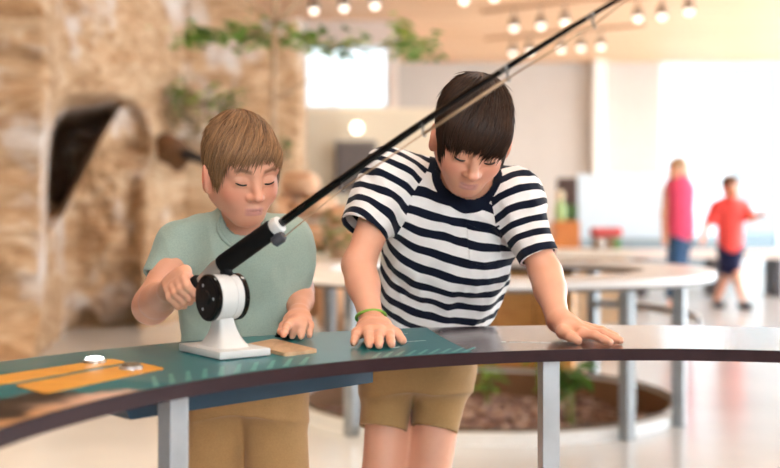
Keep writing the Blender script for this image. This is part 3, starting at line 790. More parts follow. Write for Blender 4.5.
# the dark blue tray box fixed beneath
A_, B_ = W(131, 419, 1.50), W(373, 380.5, 1.83); A_[2] = B_[2] = 0; u_ = unit(B_-A_); n_ = np.array([-u_[1], u_[0], 0])
m = MB(); q = [A_-u_*.016+n_*0.0, B_, B_+n_*.16, A_-u_*.016+n_*.16]
b0, b1 = TZ-.068, TZ-.0195
m.loft([[ (A_[0]+n_[0]*0, A_[1]+n_[1]*0, b0), (B_[0], B_[1], b0), tuple((B_+n_*.16)[:2])+(b0,), tuple((A_+n_*.16)[:2])+(b0,)],
        [tuple((A_-u_*.028)[:2])+(b1,), (B_[0], B_[1], b1), tuple((B_+n_*.16)[:2])+(b1,), tuple((A_-u_*.028+n_*.16)[:2])+(b1,)]])
m.done('tray_box', M_boxc, table)
# the plaque lying on the table, and the black puck under the boy's hand
plq = MB(); plq.poly([(p[0], p[1], TZ+.006) for p in rounded([T(246.5, 347.5), T(274, 342.0), T(318, 353.0), T(285, 357.0)], .008)], .0055)
tag(plq.done('wooden_plaque', M_plaque), 'small pale wooden plaque lying on the table beside the white rod stand', 'plaque')
pk_ = thing('puck', 'round black knob under the green-shirted boy\'s left fingers', 'knob', T(285, 337))
m = MB(); m.lathe(T(285.5, 336.6, TZ), (0,0,1), [(0, .0165), (.006, .0165), (.009, .013), (.0095, .001)], 28); m.done('knob_body', M_blackg, pk_, smooth=True)
m = MB(); m.lathe(T(285.5, 336.6, TZ), (0,0,1), [(0.0, .019), (.002, .019), (.0025, .017)], 28); m.done('knob_collar', M_black, pk_)

# ------------------------------------------------------------------ the fishing rod on its stand
rodt = thing('fishing_rod_stand', 'black fishing rod with white reel drum on a white stand, gripped by green-shirted boy', 'fishing rod', T(224, 354))
ru, rv = np.array([.6, -.8, 0]), np.array([.8, .6, 0]); C0 = W(224, 354, 1.678); C0[2] = TZ
ang = math.atan2(ru[1], ru[0])
m = MB(); m.box(C0+np.array([0,0,.0075]), (.136, .088, .012), ang, bevel=.003); m.done('base_plate', M_white, rodt, auto=40)
m = MB(); secs = []
DR = W(222.5, 297, 1.672)
for t in np.linspace(0, 1, 14):
    z = TZ+.0125+(DR[2]-.018-TZ-.0125)*t; fl = (1-t)**2.6
    a, b = .0145+.030*fl, .013+.016*fl; c = C0+(DR-C0)*np.array([t, t, 0]); ring = []
    for k in range(28):
        q = 2*math.pi*k/28; x, y = math.cos(q), math.sin(q); e = .45
        x = math.copysign(abs(x)**e, x)*a; y = math.copysign(abs(y)**e, y)*b; ring.append((c[0]+ru[0]*x+rv[0]*y, c[1]+ru[1]*x+rv[1]*y, z))
    secs.append(ring)
m.loft(secs); m.done('pedestal', M_white, rodt, auto=50)
ax = np.array([-.77, -.638, 0])
m = MB(); m.lathe(DR, ax, [(-.020, .0335), (-.019, .0350), (-.008, .0350), (-.0075, .0342), (-.006, .0342), (-.0055, .0350), (.019, .0350), (.020, .0335)], 48); dr = m.done('reel_drum', M_white, rodt, auto=35)
m = MB(); m.lathe(DR+ax*.020, ax, [(0, .0345), (.001, .0362), (.006, .0362), (.008, .0340), (.0085, .030), (.0072, .0285), (.0074, .012), (.010, .010), (.0102, .001)], 48); m.done('reel_cap', M_blackg, rodt, auto=35)
m = MB(); m.lathe(DR-ax*.020, -ax, [(0, .0345), (.001, .0362), (.007, .0362), (.009, .0335), (.0092, .001)], 48); m.done('reel_cap', M_blackg, rodt, auto=35)
for k in range(3):
    a_ = 2*math.pi*k/3+.5; e1 = np.array([0,0,1]); e2 = np.cross(ax, e1); cc = DR+ax*.0276+.021*(math.cos(a_)*e1+math.sin(a_)*e2)
    m = MB(); m.lathe(cc, ax, [(0, .0028), (.0012, .0024), (.0014, .0003)], 14); m.done('screw', M_steelB, rodt)
COLL = W(277.5, 225.8, 1.645); U = RODU
def on(px, py, d): return W(px, py, d)
def alongrod(t): return BUTT+(COLL-BUTT)*t
m = MB(); m.lathe(BUTT-U*.004, U, [(-.010, .0105), (-.008, .0120), (.008, .0125), (.014, .0125), (.016, .011)], 24); m.done('butt_cap', M_black, rodt, auto=40)
L_ = np.linalg.norm(COLL-BUTT)
m = MB(); m.lathe(BUTT, U, [(.012, .0068), (.030, .0105), (.048, .0138), (.058, .0138)], 24); m.done('reel_seat', M_silver, rodt, auto=40)
m = MB(); m.lathe(BUTT, U, [(.056, .006), (.0575, .0115), (.060, .0145), (.066, .0155), (L_-.016, .0150), (L_-.010, .0150), (L_-.009, .012)], 32); m.done('grip', M_black, rodt, auto=40)
m = MB(); m.lathe(COLL, U, [(-.009, .009), (-.008, .0128), (.000, .0142), (.006, .0128), (.008, .009), (.0085, .005)], 32); m.done('collar_ring', M_white, rodt, auto=45)
hk = COLL+np.array([.003, -.004, -.019]); m = MB(); m.lathe(hk-U*.012, U, [(0, .006), (.003, .0095), (.016, .0095), (.021, .007), (.022, .002)], 20); m.done('hook_keeper', plain('dark_grey_plastic', rgb(60, 60, 66), .4), rodt, auto=40)
br_ = alongrod(.44); m = MB(); m.tube([br_+np.array([0, 0, -.008]), DR*.25+br_*.75-np.array([0, 0, .004]), DR+np.array([.004, 0, .034])], [.010, .009, .010], 14); m.done('rod_bracket', M_black, rodt, smooth=True)
TIP = W(668, -31, 1.29); ST = COLL+U*.004
def rodp(t): return ST+(TIP-ST)*t+np.array([0, 0, .0105])*math.sin(math.pi*t)
m = MB(); m.tube([rodp(t) for t in np.linspace(0, 1, 40)], [.0068-.0044*t for t in np.linspace(0, 1, 40)], 12); rb_ = m.done('rod_blank', M_blackg, rodt, smooth=True)
# line guides: find where along the rod each ring hangs in the photograph's row of guides
gpts = []; M_guide = plain('smoked_steel', rgb(120, 116, 112), .35, .6)
for gx, gy in ((343, 188.5), (424, 133.5), (508.5, 78), (594, 25)):
    best = min(np.linspace(0, 1, 600), key=lambda t: abs((rodp(t)[0]/rodp(t)[1]*F+CX)-(gx-3.5)))
    p = rodp(best); d = p[1]; g = W(gx, gy, d); ax_ = unit(TIP-ST); sd = unit(np.cross(ax_, p-g)); up_ = unit(p-g); ring = []
    for k in range(17):
        a_ = 2*math.pi*k/16; ring.append(g+.0042*(math.cos(a_)*sd+math.sin(a_)*up_*1.0)+ax_*0)
    m = MB(); m.tube(ring, .0009, 6, cap=False); m.tube([g+up_*.0042, p-up_*.001], .0009, 6); m.tube([g+up_*.0042+sd*.0, p+ax_*.009], .0008, 6); m.tube([p-ax_*.006, p+ax_*.006], .0036*(1-best)+.0028, 10)
    m.done('line_guide', M_guide, rodt, smooth=True); gpts.append(g)
M_line = plain('tan_fishing_line', rgb(188, 154, 120), .5)
t1 = rodp(.985)
m = MB(); m.tube([hk+np.array([0,0,-.004]), gpts[0]], .0009, 8); m.tube([gpts[0], gpts[1]], .0012, 8); m.tube([gpts[1], gpts[2]], .0022, 8); m.tube([gpts[2], gpts[3]], .0010, 8); m.tube([gpts[3], t1], .0009, 8)
m.done('fishing_line', M_line, rodt, smooth=True)

# ------------------------------------------------------------------ the ring table and planter behind
RC = (.478, 5.45)
M_ring = plain('pale_grey_laminate', rgb(228, 224, 220), .28, nscale=4, var=.03); M_ringe = plain('dark_ring_edge', rgb(96, 84, 78), .5)
rt = thing('ring_table', 'pale grey ring shaped table on steel posts behind the striped-shirt boy', 'table', (RC[0], RC[1], 0))
RZ = .69
m = MB(); m.arc(RC, .78, 1.115, RZ-.03, RZ, 0, 360, 128); m.done('tabletop', M_ring, rt, auto=30)
m = MB(); m.arc(RC, .782, 1.11, RZ-.045, RZ-.030, 0, 360, 128); m.done('edge_band', M_ringe, rt, auto=30)
M_post = plain('grey_post_steel', rgb(150, 154, 156), .4, .3)
for px, far in ((627, 0), (679, 0), (352, 0), (330, 1), (594, 1)):
    a_ = min((math.radians(q/2) for q in (range(0, 360) if far else range(-360, 12))), key=lambda a: abs((RC[0]+.99*math.cos(a))/(RC[1]+.99*math.sin(a))*F+CX-px))
    m = MB(); m.box((RC[0]+.99*math.cos(a_), RC[1]+.99*math.sin(a_), (RZ-.045)/2), (.055, .05, RZ-.045), a_, bevel=.004); m.done('post', M_post, rt)
# steel stretcher rail low between posts seen beyond the table
m = MB(); m.arc(RC, 1.02, 1.045, .43, .47, -20, 50, 24); m.done('stretcher_rail', M_steelB, rt)
PR = .965
M_curb = plain('white_curb', rgb(222, 222, 220), .4, var=.02); M_pit = plain('brown_pit_wall', rgb(126, 92, 64), .8, nscale=6)
pl = thing('planter_pit', 'round sunken planter with a white curb and brown wall under the ring table', 'planter', (RC[0], RC[1], 0))
m = MB(); m.arc(RC, PR-.055, PR, -.02, .05, 0, 360, 128); m.done('curb', M_curb, pl, auto=30)
m = MB(); m.arc(RC, PR-.05, PR-.035, .05, .062, 0, 360, 128); m.done('curb_trim', plain('dark_curb_trim', rgb(104, 92, 80), .4, .3), pl, auto=30)
m = MB(); m.arc(RC, PR-.075, PR-.04, -.40, .035, 0, 360, 128); m.done('pit_wall', M_pit, pl, auto=30)
m = MB(); m.lathe((RC[0], RC[1], -.40), (0,0,1), [(0, PR-.06), (.02, PR-.06)], 96); m.done('pit_base', plain('dark_soil', rgb(70, 50, 40), .95), pl)
# wood chip mulch: nobody could count it
V, Q, C = [], [], []; off = 0
for k in range(5200):
    r = (PR-.085)*math.sqrt(random.random()); a_ = random.uniform(0, 6.283); z = -.10+.05*fbm(np.array([[r*math.cos(a_)*3, r*math.sin(a_)*3, 0]]), 2, 3)[0]+random.uniform(-.012, .012)
    c = np.array([RC[0]+r*math.cos(a_), RC[1]+r*math.sin(a_), z]); s3 = np.array([random.uniform(.012, .034), random.uniform(.010, .020), random.uniform(.006, .013)])
    Rm = np.array(Matrix.Rotation(random.uniform(0, 6.28), 3, 'Z') @ Matrix.Rotation(random.uniform(-.5, .5), 3, 'X'))
    b = np.array([[x, y, zz] for x in (-1, 1) for y in (-1, 1) for zz in (-1, 1)])*s3*(1+.25*np.random.default_rng(k).normal(size=(8, 3))); V.append(c+b @ Rm.T)
    Q += [[off+i for i in f] for f in ((0,1,3,2), (4,6,7,5), (0,4,5,1), (2,3,7,6), (0,2,6,4), (1,5,7,3))]; off += 8
    base = random.choice([(150, 116, 100), (120, 88, 74), (176, 146, 128), (96, 68, 58), (140, 118, 118), (190, 164, 148)]); C.append(np.tile(rgb(*base)[:3], (8, 1)))
me = npmesh('wood_chip_mulch', np.concatenate(V), np.array(Q)); cattr(me, 'Col', np.concatenate(C))
t_ = NT('wood_chips'); t_.bsdf(t_.attr('Col').outputs['Color'], .85, bump=t_.noise(t_.coords(), 60, 3), bstr=.2); o = link('wood_chip_mulch', me, t_.m, None, False)
tag(o, 'brown wood chip mulch filling the round planter', 'mulch', kind='stuff')
m = MB(); m.lathe((RC[0], RC[1], -.385), (0,0,1), [(.006, PR-.078), (.262, PR-.078), (.264, .01)], 72); m.done('mulch_bed', plain('mulch_under', rgb(96, 70, 58), .95), o)
# leafy plants standing in the mulch
def leafy(name, label, base, h, n, spread, mat, stem, seed, group=None, ln=.16, cat='plant'):
    r = random.Random(seed); t = thing(name, label, cat, base, group); b = np.array(base, float); fol = MB(); st = MB()
    for s_ in range(max(3, n//6)):
        a_ = r.uniform(0, 6.28); top = b+np.array([math.cos(a_)*spread*r.uniform(.1, .8), math.sin(a_)*spread*r.uniform(.1, .8), h*r.uniform(.75, 1)])
        mid = b*.45+top*.55+np.array([0, 0, h*.1]); st.tube([b, mid, top], [.006, .005, .003], 6)
        for k in range(6):
            p = mid+(top-mid)*r.random(); aa = r.uniform(0, 6.28); l = ln*r.uniform(.6, 1.1); dv = np.array([math.cos(aa), math.sin(aa), r.uniform(-.2, .5)]); dv /= np.linalg.norm(dv)
            sd = unit(np.cross(dv, [0, 0, 1])); w = l*.2; nn = np.cross(sd, dv)
            pts = [p, p+dv*l*.3+sd*w+nn*.01, p+dv*l*.65+sd*w*.8, p+dv*l-np.array([0,0,l*.25]), p+dv*l*.65-sd*w*.8, p+dv*l*.3-sd*w+nn*.01]
            vs = [fol.bm.verts.new(tuple(q)) for q in pts]; fol.bm.faces.new(vs)
    fol.done('foliage', mat, t); st.done('stem', stem, t); return t
def leafmat(name, a, b):
    t = NT(name); f = t.noise(t.coords(), 7, 3); bs = t.bsdf(t.ramp(f, [(.3, a), (.7, b)]), .5); bs.inputs['Transmission Weight'].default_value = 0.0; return t.m
M_leaf = leafmat('green_leaves', rgb(62, 110, 34), rgb(132, 172, 62)); M_leafd = leafmat('deep_green_leaves', rgb(40, 84, 30), rgb(96, 140, 48)); M_leafy = leafmat('lime_leaves', rgb(110, 150, 40), rgb(190, 206, 90))
M_stem = plain('olive_stem', rgb(130, 140, 70), .7); M_bark = plain('grey_brown_bark', rgb(172, 146, 120), .9, nscale=20, var=.15)
leafy('planter_plant', 'broad leaved green plant on thin stalks at the right of the mulch bed', (W(574, 425, 5.3)[0], 5.3, -.21), .50, 26, .17, M_leafd, M_stem, 4, None, .2)
leafy('planter_plant', 'thin stalked green plant in the mulch behind the silver table leg', (W(545, 425, 5.75)[0], 5.75, -.21), .45, 18, .12, M_leaf, M_stem, 5, None, .14)
leafy('planter_plant', 'low green plant in the mulch by the striped-shirt boy\'s shorts', (W(487, 420, 5.8)[0], 5.8, -.21), .42, 12, .10, M_leaf, M_stem, 6, None, .12)
# curved wood cabinet under the far side of the ring
M_wood = wood('honey_wood_panel', rgb(186, 124, 58), rgb(226, 168, 96), (3, 3, 14), .4, 1.2)
cab = thing('curved_cabinet', 'curved honey wood cabinet under the far side of the ring table', 'cabinet', (RC[0], RC[1]+1.0, 0))
m = MB(); m.arc(RC, 1.01, 1.06, 0.0, RZ-.05, 55, 128, 40); m.done('panel', M_wood, cab, auto=30)
for a_ in (68, 82, 96, 110): m = MB(); m.arc(RC, 1.004, 1.012, .04, RZ-.06, a_, a_+.35, 2); m.done('panel_seam', plain('dark_seam_brown', rgb(92, 56, 26), .7), cab)  # panel seams as thin dark brown strips
m = MB(); m.arc(RC, 1.0, 1.07, RZ-.075, RZ-.046, 54, 129, 40); m.done('shadow_line', plain('painted_shadow_brown', rgb(96, 62, 36), .5), cab, auto=30)  # dark strip painted in for the shadow line under the ring top
# ------------------------------------------------------------------ the setting
H = 3.8; YB = 20.5; XL, XR = -9.0, 8.6; YF = -4.0
t = NT('polished_concrete'); f = t.noise(t.coords(), .9, 6, .6); g = t.noise(t.coords(), 22, 4)
c = t.ramp(f, [(.3, rgb(196, 200, 203)), (.55, rgb(210, 214, 217)), (.75, rgb(203, 207, 210))])
rr = t.math('ADD', t.math('MULTIPLY', g, .10), .13)
t.bsdf(c, rr, bump=g, bstr=.015, Specular_IOR_Level=.6); M_floor = t.m
bm = bmesh.new(); ov = [bm.verts.new(p) for p in ((XL, YF, 0), (XR, YF, 0), (XR, YB, 0), (XL, YB, 0))]
iv = [bm.verts.new((RC[0]+(PR-.03)*math.cos(2*math.pi*k/96), RC[1]+(PR-.03)*math.sin(2*math.pi*k/96), 0)) for k in range(96)]
ed = [bm.edges.new((ov[k], ov[(k+1) % 4])) for k in range(4)]+[bm.edges.new((iv[k], iv[(k+1) % 96])) for k in range(96)]
bmesh.ops.triangle_fill(bm, use_beauty=True, edges=ed)
for v_ in list(bm.faces):
    if (v_.calc_center_median().xy-Vector(RC)).length < PR-.06: bm.faces.remove(v_)
bmesh.ops.recalc_face_normals(bm, faces=bm.faces[:])
if bm.faces[0].normal.z < 0: bmesh.ops.reverse_faces(bm, faces=bm.faces[:])
me = bpy.data.meshes.new('floor'); bm.to_mesh(me); bm.free(); tag(link('floor', me, M_floor, None, False), kind='structure')
def st(name, m, mat, parent=None): o = m.done(name, mat, parent); return tag(o, kind='structure') if parent is None else o
M_ceil = wood('peach_timber_ceiling', rgb(222, 168, 124), rgb(240, 194, 152), (.6, 5, 1), .55, .4)
m = MB(); m.box(((XL+XR)/2, (YF+16.2)/2, H+.06), (XR-XL, 16.2-YF, .12)); m.box((XR/2, (16.2+YB)/2+.1, H+.06), (XR, YB-16.2+.2, .12)); st('ceiling', m, M_ceil)
M_wall = plain('warm_white_paint', rgb(198, 186, 175), .8, var=.015, nscale=2); M_wallc = plain('cool_white_paint', rgb(204, 216, 224), .7, var=.015, nscale=2)
XW = W(660, 100, YB)[0]
m = MB(); m.box((XW/2, YB+.1, H/2), (XW, .2, H)); m.box((.08, (16.0+YB)/2+.1, H/2), (.12, YB-16.0, H)); st('wall_back', m, M_wall)
m = MB(); m.box((W(597, 100, YB)[0], YB-.15, H/2), (.22, .3, H)); st('column_back', m, plain('white_column_paint', rgb(244, 236, 226), .7, var=.01))
# clerestory window wall, back left
Y2 = 16.0; xa, xb = W(292, 80, Y2)[0], W(398, 80, Y2)[0]
w0, w1 = W(305, 45, Y2), W(388, 108, Y2)
def wall_with_hole(name, x0, x1, y, z0, z1, hx0, hx1, hz0, hz1, mat, th=.2):
    m = MB()
    for a, b, c_, d in ((x0, hx0, z0, z1), (hx1, x1, z0, z1), (hx0, hx1, z0, hz0), (hx0, hx1, hz1, z1)):
        if b-a > 1e-3 and d-c_ > 1e-3: m.box(((a+b)/2, y+th/2, (c_+d)/2), (b-a, th, d-c_))
    return st(name, m, mat)
wall_with_hole('wall_back_left', xa-6.5, xb, Y2, 0, H, w0[0], w1[0], w1[2], w0[2], plain('rose_white_paint', rgb(236, 220, 208), .8, var=.015, nscale=2))
t = NT('window_glass'); gl = t.n('ShaderNodeBsdfGlossy'); tr = t.n('ShaderNodeBsdfTransparent'); gl.inputs['Roughness'].default_value = .02; tr.inputs['Color'].default_value = (.42, .435, .44, 1); mx = t.n('ShaderNodeMixShader')  # pane tint invented to dim the daylight seen through it
lw = t.n('ShaderNodeLayerWeight'); lw.inputs[0].default_value = .15; t.l(t.math('MULTIPLY', lw.outputs['Fresnel'], .5), mx.inputs[0]); t.l(tr.outputs[0], mx.inputs[1]); t.l(gl.outputs[0], mx.inputs[2]); t.l(mx.outputs[0], t.out.inputs[0]); M_glass = t.m; M_tint = M_glass.copy(); M_tint.name = 'dimmed_blue_glass'
for n_ in M_tint.node_tree.nodes:
    if n_.type == 'BSDF_TRANSPARENT': n_.inputs[0].default_value = (.31, .33, .335, 1)  # darker copy, tint invented for a dimmer, bluish daylight view
M_wallf = plain('fill_cutting_taupe', rgb(160, 148, 138), .8, var=.015, nscale=2)  # invented darker tone for unseen walls, cuts bounced fill light
t = NT('clear_glass'); t.l(t.n('ShaderNodeBsdfTransparent').outputs[0], t.out.inputs[0]); M_clear = t.m
M_mull = plain('pale_window_frame', rgb(214, 220, 224), .5)
def window(name, x0, x1, z0, z1, y, vs, fw=.05, hs=(), glass=None):
    m = MB(); m.box(((x0+x1)/2, y, (z0+z1)/2), (x1-x0, .015, z1-z0)); w = st(name, m, glass or M_glass)
    m = MB()
    for x in [x0+fw/2, x1-fw/2]+[x0+(x1-x0)*v for v in vs]: m.box((x, y, (z0+z1)/2), (fw, .08, z1-z0))
    for z in [z0+fw/2, z1-fw/2]+[z0+(z1-z0)*v for v in hs]: m.box(((x0+x1)/2, y, z), (x1-x0, .078, fw))
    m.done('window_frame', M_mull, w); return w
window('window_1', w0[0], w1[0], w1[2], w0[2], Y2+.06, (.33,), .04)
XM = W(727, 100, YB)[0]
window('window_2', XW, XM, .0, H, YB+.05, (), .06, (.28,))
window('window_4', XM, XR, .0, H, YB+.05, (.45, .8), .06, (.28,), M_tint)
# side glazing, right: long curtain wall
YG = 2.2
m = MB(); m.box((XR+.05, (YF+YG)/2, H/2), (.2, YG-YF, H)); st('unseen_wall_right', m, M_wallf)  # unseen solid stretch, put in to keep side light off the foreground
m = MB(); m.box((XR, (YG+YB)/2, H/2), (.015, YB-YG, H)); wside = st('window_3', m, M_clear)
m = MB()
for k in range(11): m.box((XR, YG+(YB-YG)*k/10, H/2), (.09, .07, H))
for z in (.04, 1.1, H-.04): m.box((XR, (YG+YB)/2, z), (.085, YB-YG, .07))
m.done('window_frame', M_mull, wside)
m = MB(); m.box((XL-.1, (YF+YB)/2, H/2), (.2, YB-YF, H)); st('wall_left', m, M_wallf)
wall_with_hole('unseen_wall_front', XL, XR, YF-.2, 0, H, -.4, 4.8, 1.1, 3.0, M_wallf)  # unseen wall behind the camera, put in to cut frontal light
m = MB(); m.box((2.2, YF-.1, 2.05), (5.2, .012, 1.9)); wf = st('fill_window', m, M_clear)  # unseen window, added for soft fill light from the front right
m = MB()
for x in (-.4, .9, 2.2, 3.5, 4.8): m.box((x, YF-.1, 2.05), (.06, .08, 1.9))
for z in (1.1, 3.0): m.box((2.2, YF-.1, z), (5.26, .08, .06))
m.done('window_frame', M_mull, wf)
m = MB(); m.box((XR+30-10, 20, -.75), (90, 130, .1)); st('ground_outside', m, plain('pale_paving', rgb(206, 212, 216), .9))

# ------------------------------------------------------------------ the sandstone cliff
t = NT('sandstone'); v = t.coords()
cz = t.n('ShaderNodeMapping'); cz.inputs['Scale'].default_value = (1.1, 1.1, 3.0); t.l(v, cz.inputs[0])
n1_ = t.noise(cz.outputs[0], 2.6, 8, .7, 1.2); n2_ = t.noise(v, 1.3, 5, .6); n3_ = t.noise(cz.outputs[0], 9, 6, .6)
c1 = t.ramp(n1_, [(.28, rgb(112, 82, 56)), (.42, rgb(168, 132, 96)), (.55, rgb(200, 168, 132)), (.72, rgb(222, 202, 178))])
c2 = t.mix(t.ramp(n2_, [(.52, (0,0,0,1)), (.66, (1,1,1,1))]), c1, rgb(222, 218, 214))
c3 = t.mix(t.math('MULTIPLY', n3_, .45), c2, rgb(112, 74, 42))
t.bsdf(c3, .9, bump=n3_, bstr=.5, bdist=.03); M_rock = t.m
def pxw(px, d): return np.array([(px-CX)/F*d, d])
plan = np.array([pxw(-260, 6.2), pxw(-120, 6.7), pxw(0, 7.0), pxw(48, 7.15), pxw(64, 7.9), pxw(120, 8.7), pxw(165, 9.5), pxw(185, 9.9), pxw(240, 10.2), pxw(300, 10.6), pxw(306, 11.2)])
seg = np.concatenate([[0], np.cumsum(np.linalg.norm(np.diff(plan, axis=0), axis=1))])
nu, nv = 420, 240; uu = np.linspace(0, seg[-1], nu); X0 = np.interp(uu, seg, plan[:, 0]); Y0 = np.interp(uu, seg, plan[:, 1])
ker = np.ones(9)/9; X0s = np.convolve(np.pad(X0, 4, 'edge'), ker, 'valid'); Y0s = np.convolve(np.pad(Y0, 4, 'edge'), ker, 'valid')
PXc = X0s/Y0s*F+CX
HT = np.interp(PXc, [-300, 190, 215, 240, 262, 275, 292, 306], [H+.0, H, 3.75, 3.35, 2.75, 2.62, 2.85, 2.9]); HT = np.minimum(HT, H-.01)
Z = np.linspace(0, 1, nv)[None, :]*HT[:, None]-.0
XX = np.repeat(X0s[:, None], nv, 1); YY = np.repeat(Y0s[:, None], nv, 1)
P = np.stack([XX, YY, Z], -1).reshape(-1, 3)
strata = fbm(P*np.array([.9, .9, 5.5]), 5, 2); big = fbm(P*np.array([1.1, 1.1, 1.3]), 3, 6); ledge = np.abs(fbm(P*np.array([.5, .5, 2.6]), 3, 12))
smooth = np.clip((PXc-172)/18, 0, 1)[:, None].repeat(nv, 1).ravel()                     # calmer stone to the right
D = (strata*.11+big*.28-ledge*.25)*(1-.72*smooth)
pxg = np.repeat(PXc[:, None], nv, 1).ravel(); pz = P[:, 2]
py = HY-(pz-CAMZ)*F/P[:, 1]
# the cave: an arched recess, deepest at the upper left
wob = 6*fbm(P*np.array([3, 3, 3]), 3, 19)
uL = np.interp(py, [88, 110, 160, 215, 360], [70, 48, 40, 42, 46])+wob*.6; uR = np.interp(py, [88, 98, 120, 180, 260, 380], [100, 132, 150, 147, 144, 152])+wob
inn = np.clip((pxg-uL)/5, 0, 1)*np.clip((uR-pxg)/10, 0, 1)*np.clip((py-92-wob*.5)/7, 0, 1)
tun = np.clip((120-(py-105)*.52-pxg)/12, 0, 1)*np.clip((pxg-uL)/4, 0, 1)*np.clip((238-py)/40, 0, 1)*np.clip((py-96)/6, 0, 1)
back = inn*(.75-.70*np.clip((pxg-80)/66, 0, 1))+tun*2.0+inn*.25*(fbm(P*np.array([2.0, 2.0, 4.5]), 4, 31)+.3)
foot = np.clip((.5-pz)/.5, 0, 1)**2*.30*(1-smooth)
Pn = P.copy(); Pn[:, 1] += .957*back-D-foot*(1-inn); Pn[:, 0] += .18*D-.29*back
I = np.arange(nu*nv).reshape(nu, nv); Q = np.stack([I[:-1, :-1], I[1:, :-1], I[1:, 1:], I[:-1, 1:]], -1).reshape(-1, 4)
o = link('sandstone_cliff', npmesh('sandstone_cliff', Pn, Q), M_rock)
tag(o, 'layered golden sandstone cliff with a dark arched cave, along the left', 'rock wall')
# boulders stacked to the right of the green-shirted boy
M_bould = plain('rosy_boulder', rgb(214, 172, 138), .9, nscale=5, var=.1)
bl = ['topmost pale boulder of the stack behind the fishing rod', 'wide boulder second from the top of the rosy stack', 'boulder at the left of the rosy stack beside the green-shirted boy\'s shoulder', 'boulder at the right end of the rosy stack behind the rod', 'low wide boulder under the middle of the rosy stack', 'low boulder at the right foot of the rosy stack', 'lowest boulder on the floor at the left of the rosy stack', 'lowest boulder on the floor at the right of the rosy stack']
for k, (px, py_, d, rx, rz) in enumerate([(300, 184, 8.6, .15, .10), (316, 207, 8.55, .17, .095), (283, 210, 8.6, .125, .12), (341, 216, 8.5, .10, .08), (306, 237, 8.45, .23, .115), (345, 246, 8.4, .12, .13), (290, 288, 8.35, .24, .28), (336, 300, 8.3, .17, .25)]):
    bm = bmesh.new(); bmesh.ops.create_icosphere(bm, subdivisions=4, radius=1); me = bpy.data.meshes.new('boulder'); bm.to_mesh(me); bm.free()
    v_ = np.empty(len(me.vertices)*3, np.float32); me.vertices.foreach_get('co', v_); v_ = v_.reshape(-1, 3)
    v_ = np.sign(v_)*np.abs(v_)**.8; v_ = v_*(1+.28*fbm(v_*1.5+k*7, 3, k))[:, None]*np.array([rx, .24, rz]); me.vertices.foreach_set('co', v_.ravel())
    o = link('boulder', me, M_bould); o.location = Vector([float(x) for x in W(px, py_, d)]); tag(o, bl[k], 'boulder', 'rosy boulders stacked behind the green-shirted boy')

# ------------------------------------------------------------------ tree, hanging and cliff plants
def tree(base, label, segs, clusters, mats, seed):
    r = random.Random(seed); t = thing('indoor_tree', label, 'tree', base)
    m = MB(); m.tube(segs[0][0], segs[0][1], 10); m.done('trunk', M_bark, t, smooth=True)
    for pts, rad in segs[1:]:
        m = MB(); m.tube(pts, rad, 8); m.done('branch', M_bark, t, smooth=True)
    fol = [MB() for _ in mats]
    for (c, rx, rz, n, mi) in clusters:
        for k in range(n):
            p = np.array(c)+np.array([r.gauss(0, rx*.5), r.gauss(0, .16), r.gauss(0, rz*.5)]); l = r.uniform(.05, .11); a_ = r.uniform(0, 6.28)
            dv = unit([math.cos(a_), math.sin(a_), r.uniform(-.7, .3)]); sd = unit(np.cross(dv, [r.uniform(-.4, .4), .3, 1])); w = l*.27
            vs = [fol[mi].bm.verts.new(tuple(q)) for q in (p, p+dv*l*.35+sd*w, p+dv*l*.7+sd*w*.7, p+dv*l, p+dv*l*.7-sd*w*.7, p+dv*l*.35-sd*w)]; fol[mi].bm.faces.new(vs)
    for k, mm in enumerate(mats): fol[k].done('foliage', mm, t)
    return t
d = 7.4
tree((W(272, 400, d)[0], d, 0), 'slender bare trunked tree with green leaf tufts behind the green-shirted boy', [
    ([np.array([W(272, 400, d)[0], d, 0]), W(271, 300, d), W(273, 170, d), W(274, 60, d), W(275, 22, d)], [.04, .034, .026, .02, .017]),
    ([W(275, 24, d), W(262, 12, d), W(243, -8, d), W(235, -40, d)], [.018, .014, .012, .01]), ([W(275, 24, d), W(276, 0, d), W(277, -50, d)], [.022, .016, .012]), ([W(275, 26, d), W(290, 10, d), W(305, -6, d), W(320, -40, d)], [.018, .014, .012, .01]),
    ([W(274, 100, d), W(290, 92, d), W(306, 82, d), W(330, 72, d), W(346, 56, d)], [.013, .010, .008, .006, .004]), ([W(275, 45, d), W(255, 33, d), W(225, 36, d), W(190, 36, d)], [.012, .010, .008, .005]),
    ([W(275, 40, d), W(300, 35, d), W(330, 46, d), W(352, 54, d)], [.012, .010, .008, .005]), ([W(330, 46, d), W(375, 52, d), W(400, 40, d), W(432, 47, d)], [.006, .006, .006, .004])],
    [(W(225, 34, d), .34, .08, 150, 0), (W(200, 37, d), .18, .06, 50, 0), (W(250, 38, d), .16, .07, 50, 0), (W(292, 34, d), .2, .08, 70, 0), (W(306, 41, d), .12, .06, 30, 0), (W(318, 46, d), .08, .05, 16, 1), (W(346, 60, d), .10, .20, 16, 2), (W(337, 52, d), .12, .08, 8, 2), (W(356, 40, d), .18, .05, 16, 1), (W(370, 52, d), .12, .04, 8, 0), (W(402, 36, d), .1, .14, 40, 1), (W(418, 47, d), .16, .06, 56, 0), (W(398, 44, d), .06, .10, 18, 2)],
    [M_leaf, M_leafy, M_leafd], 12)
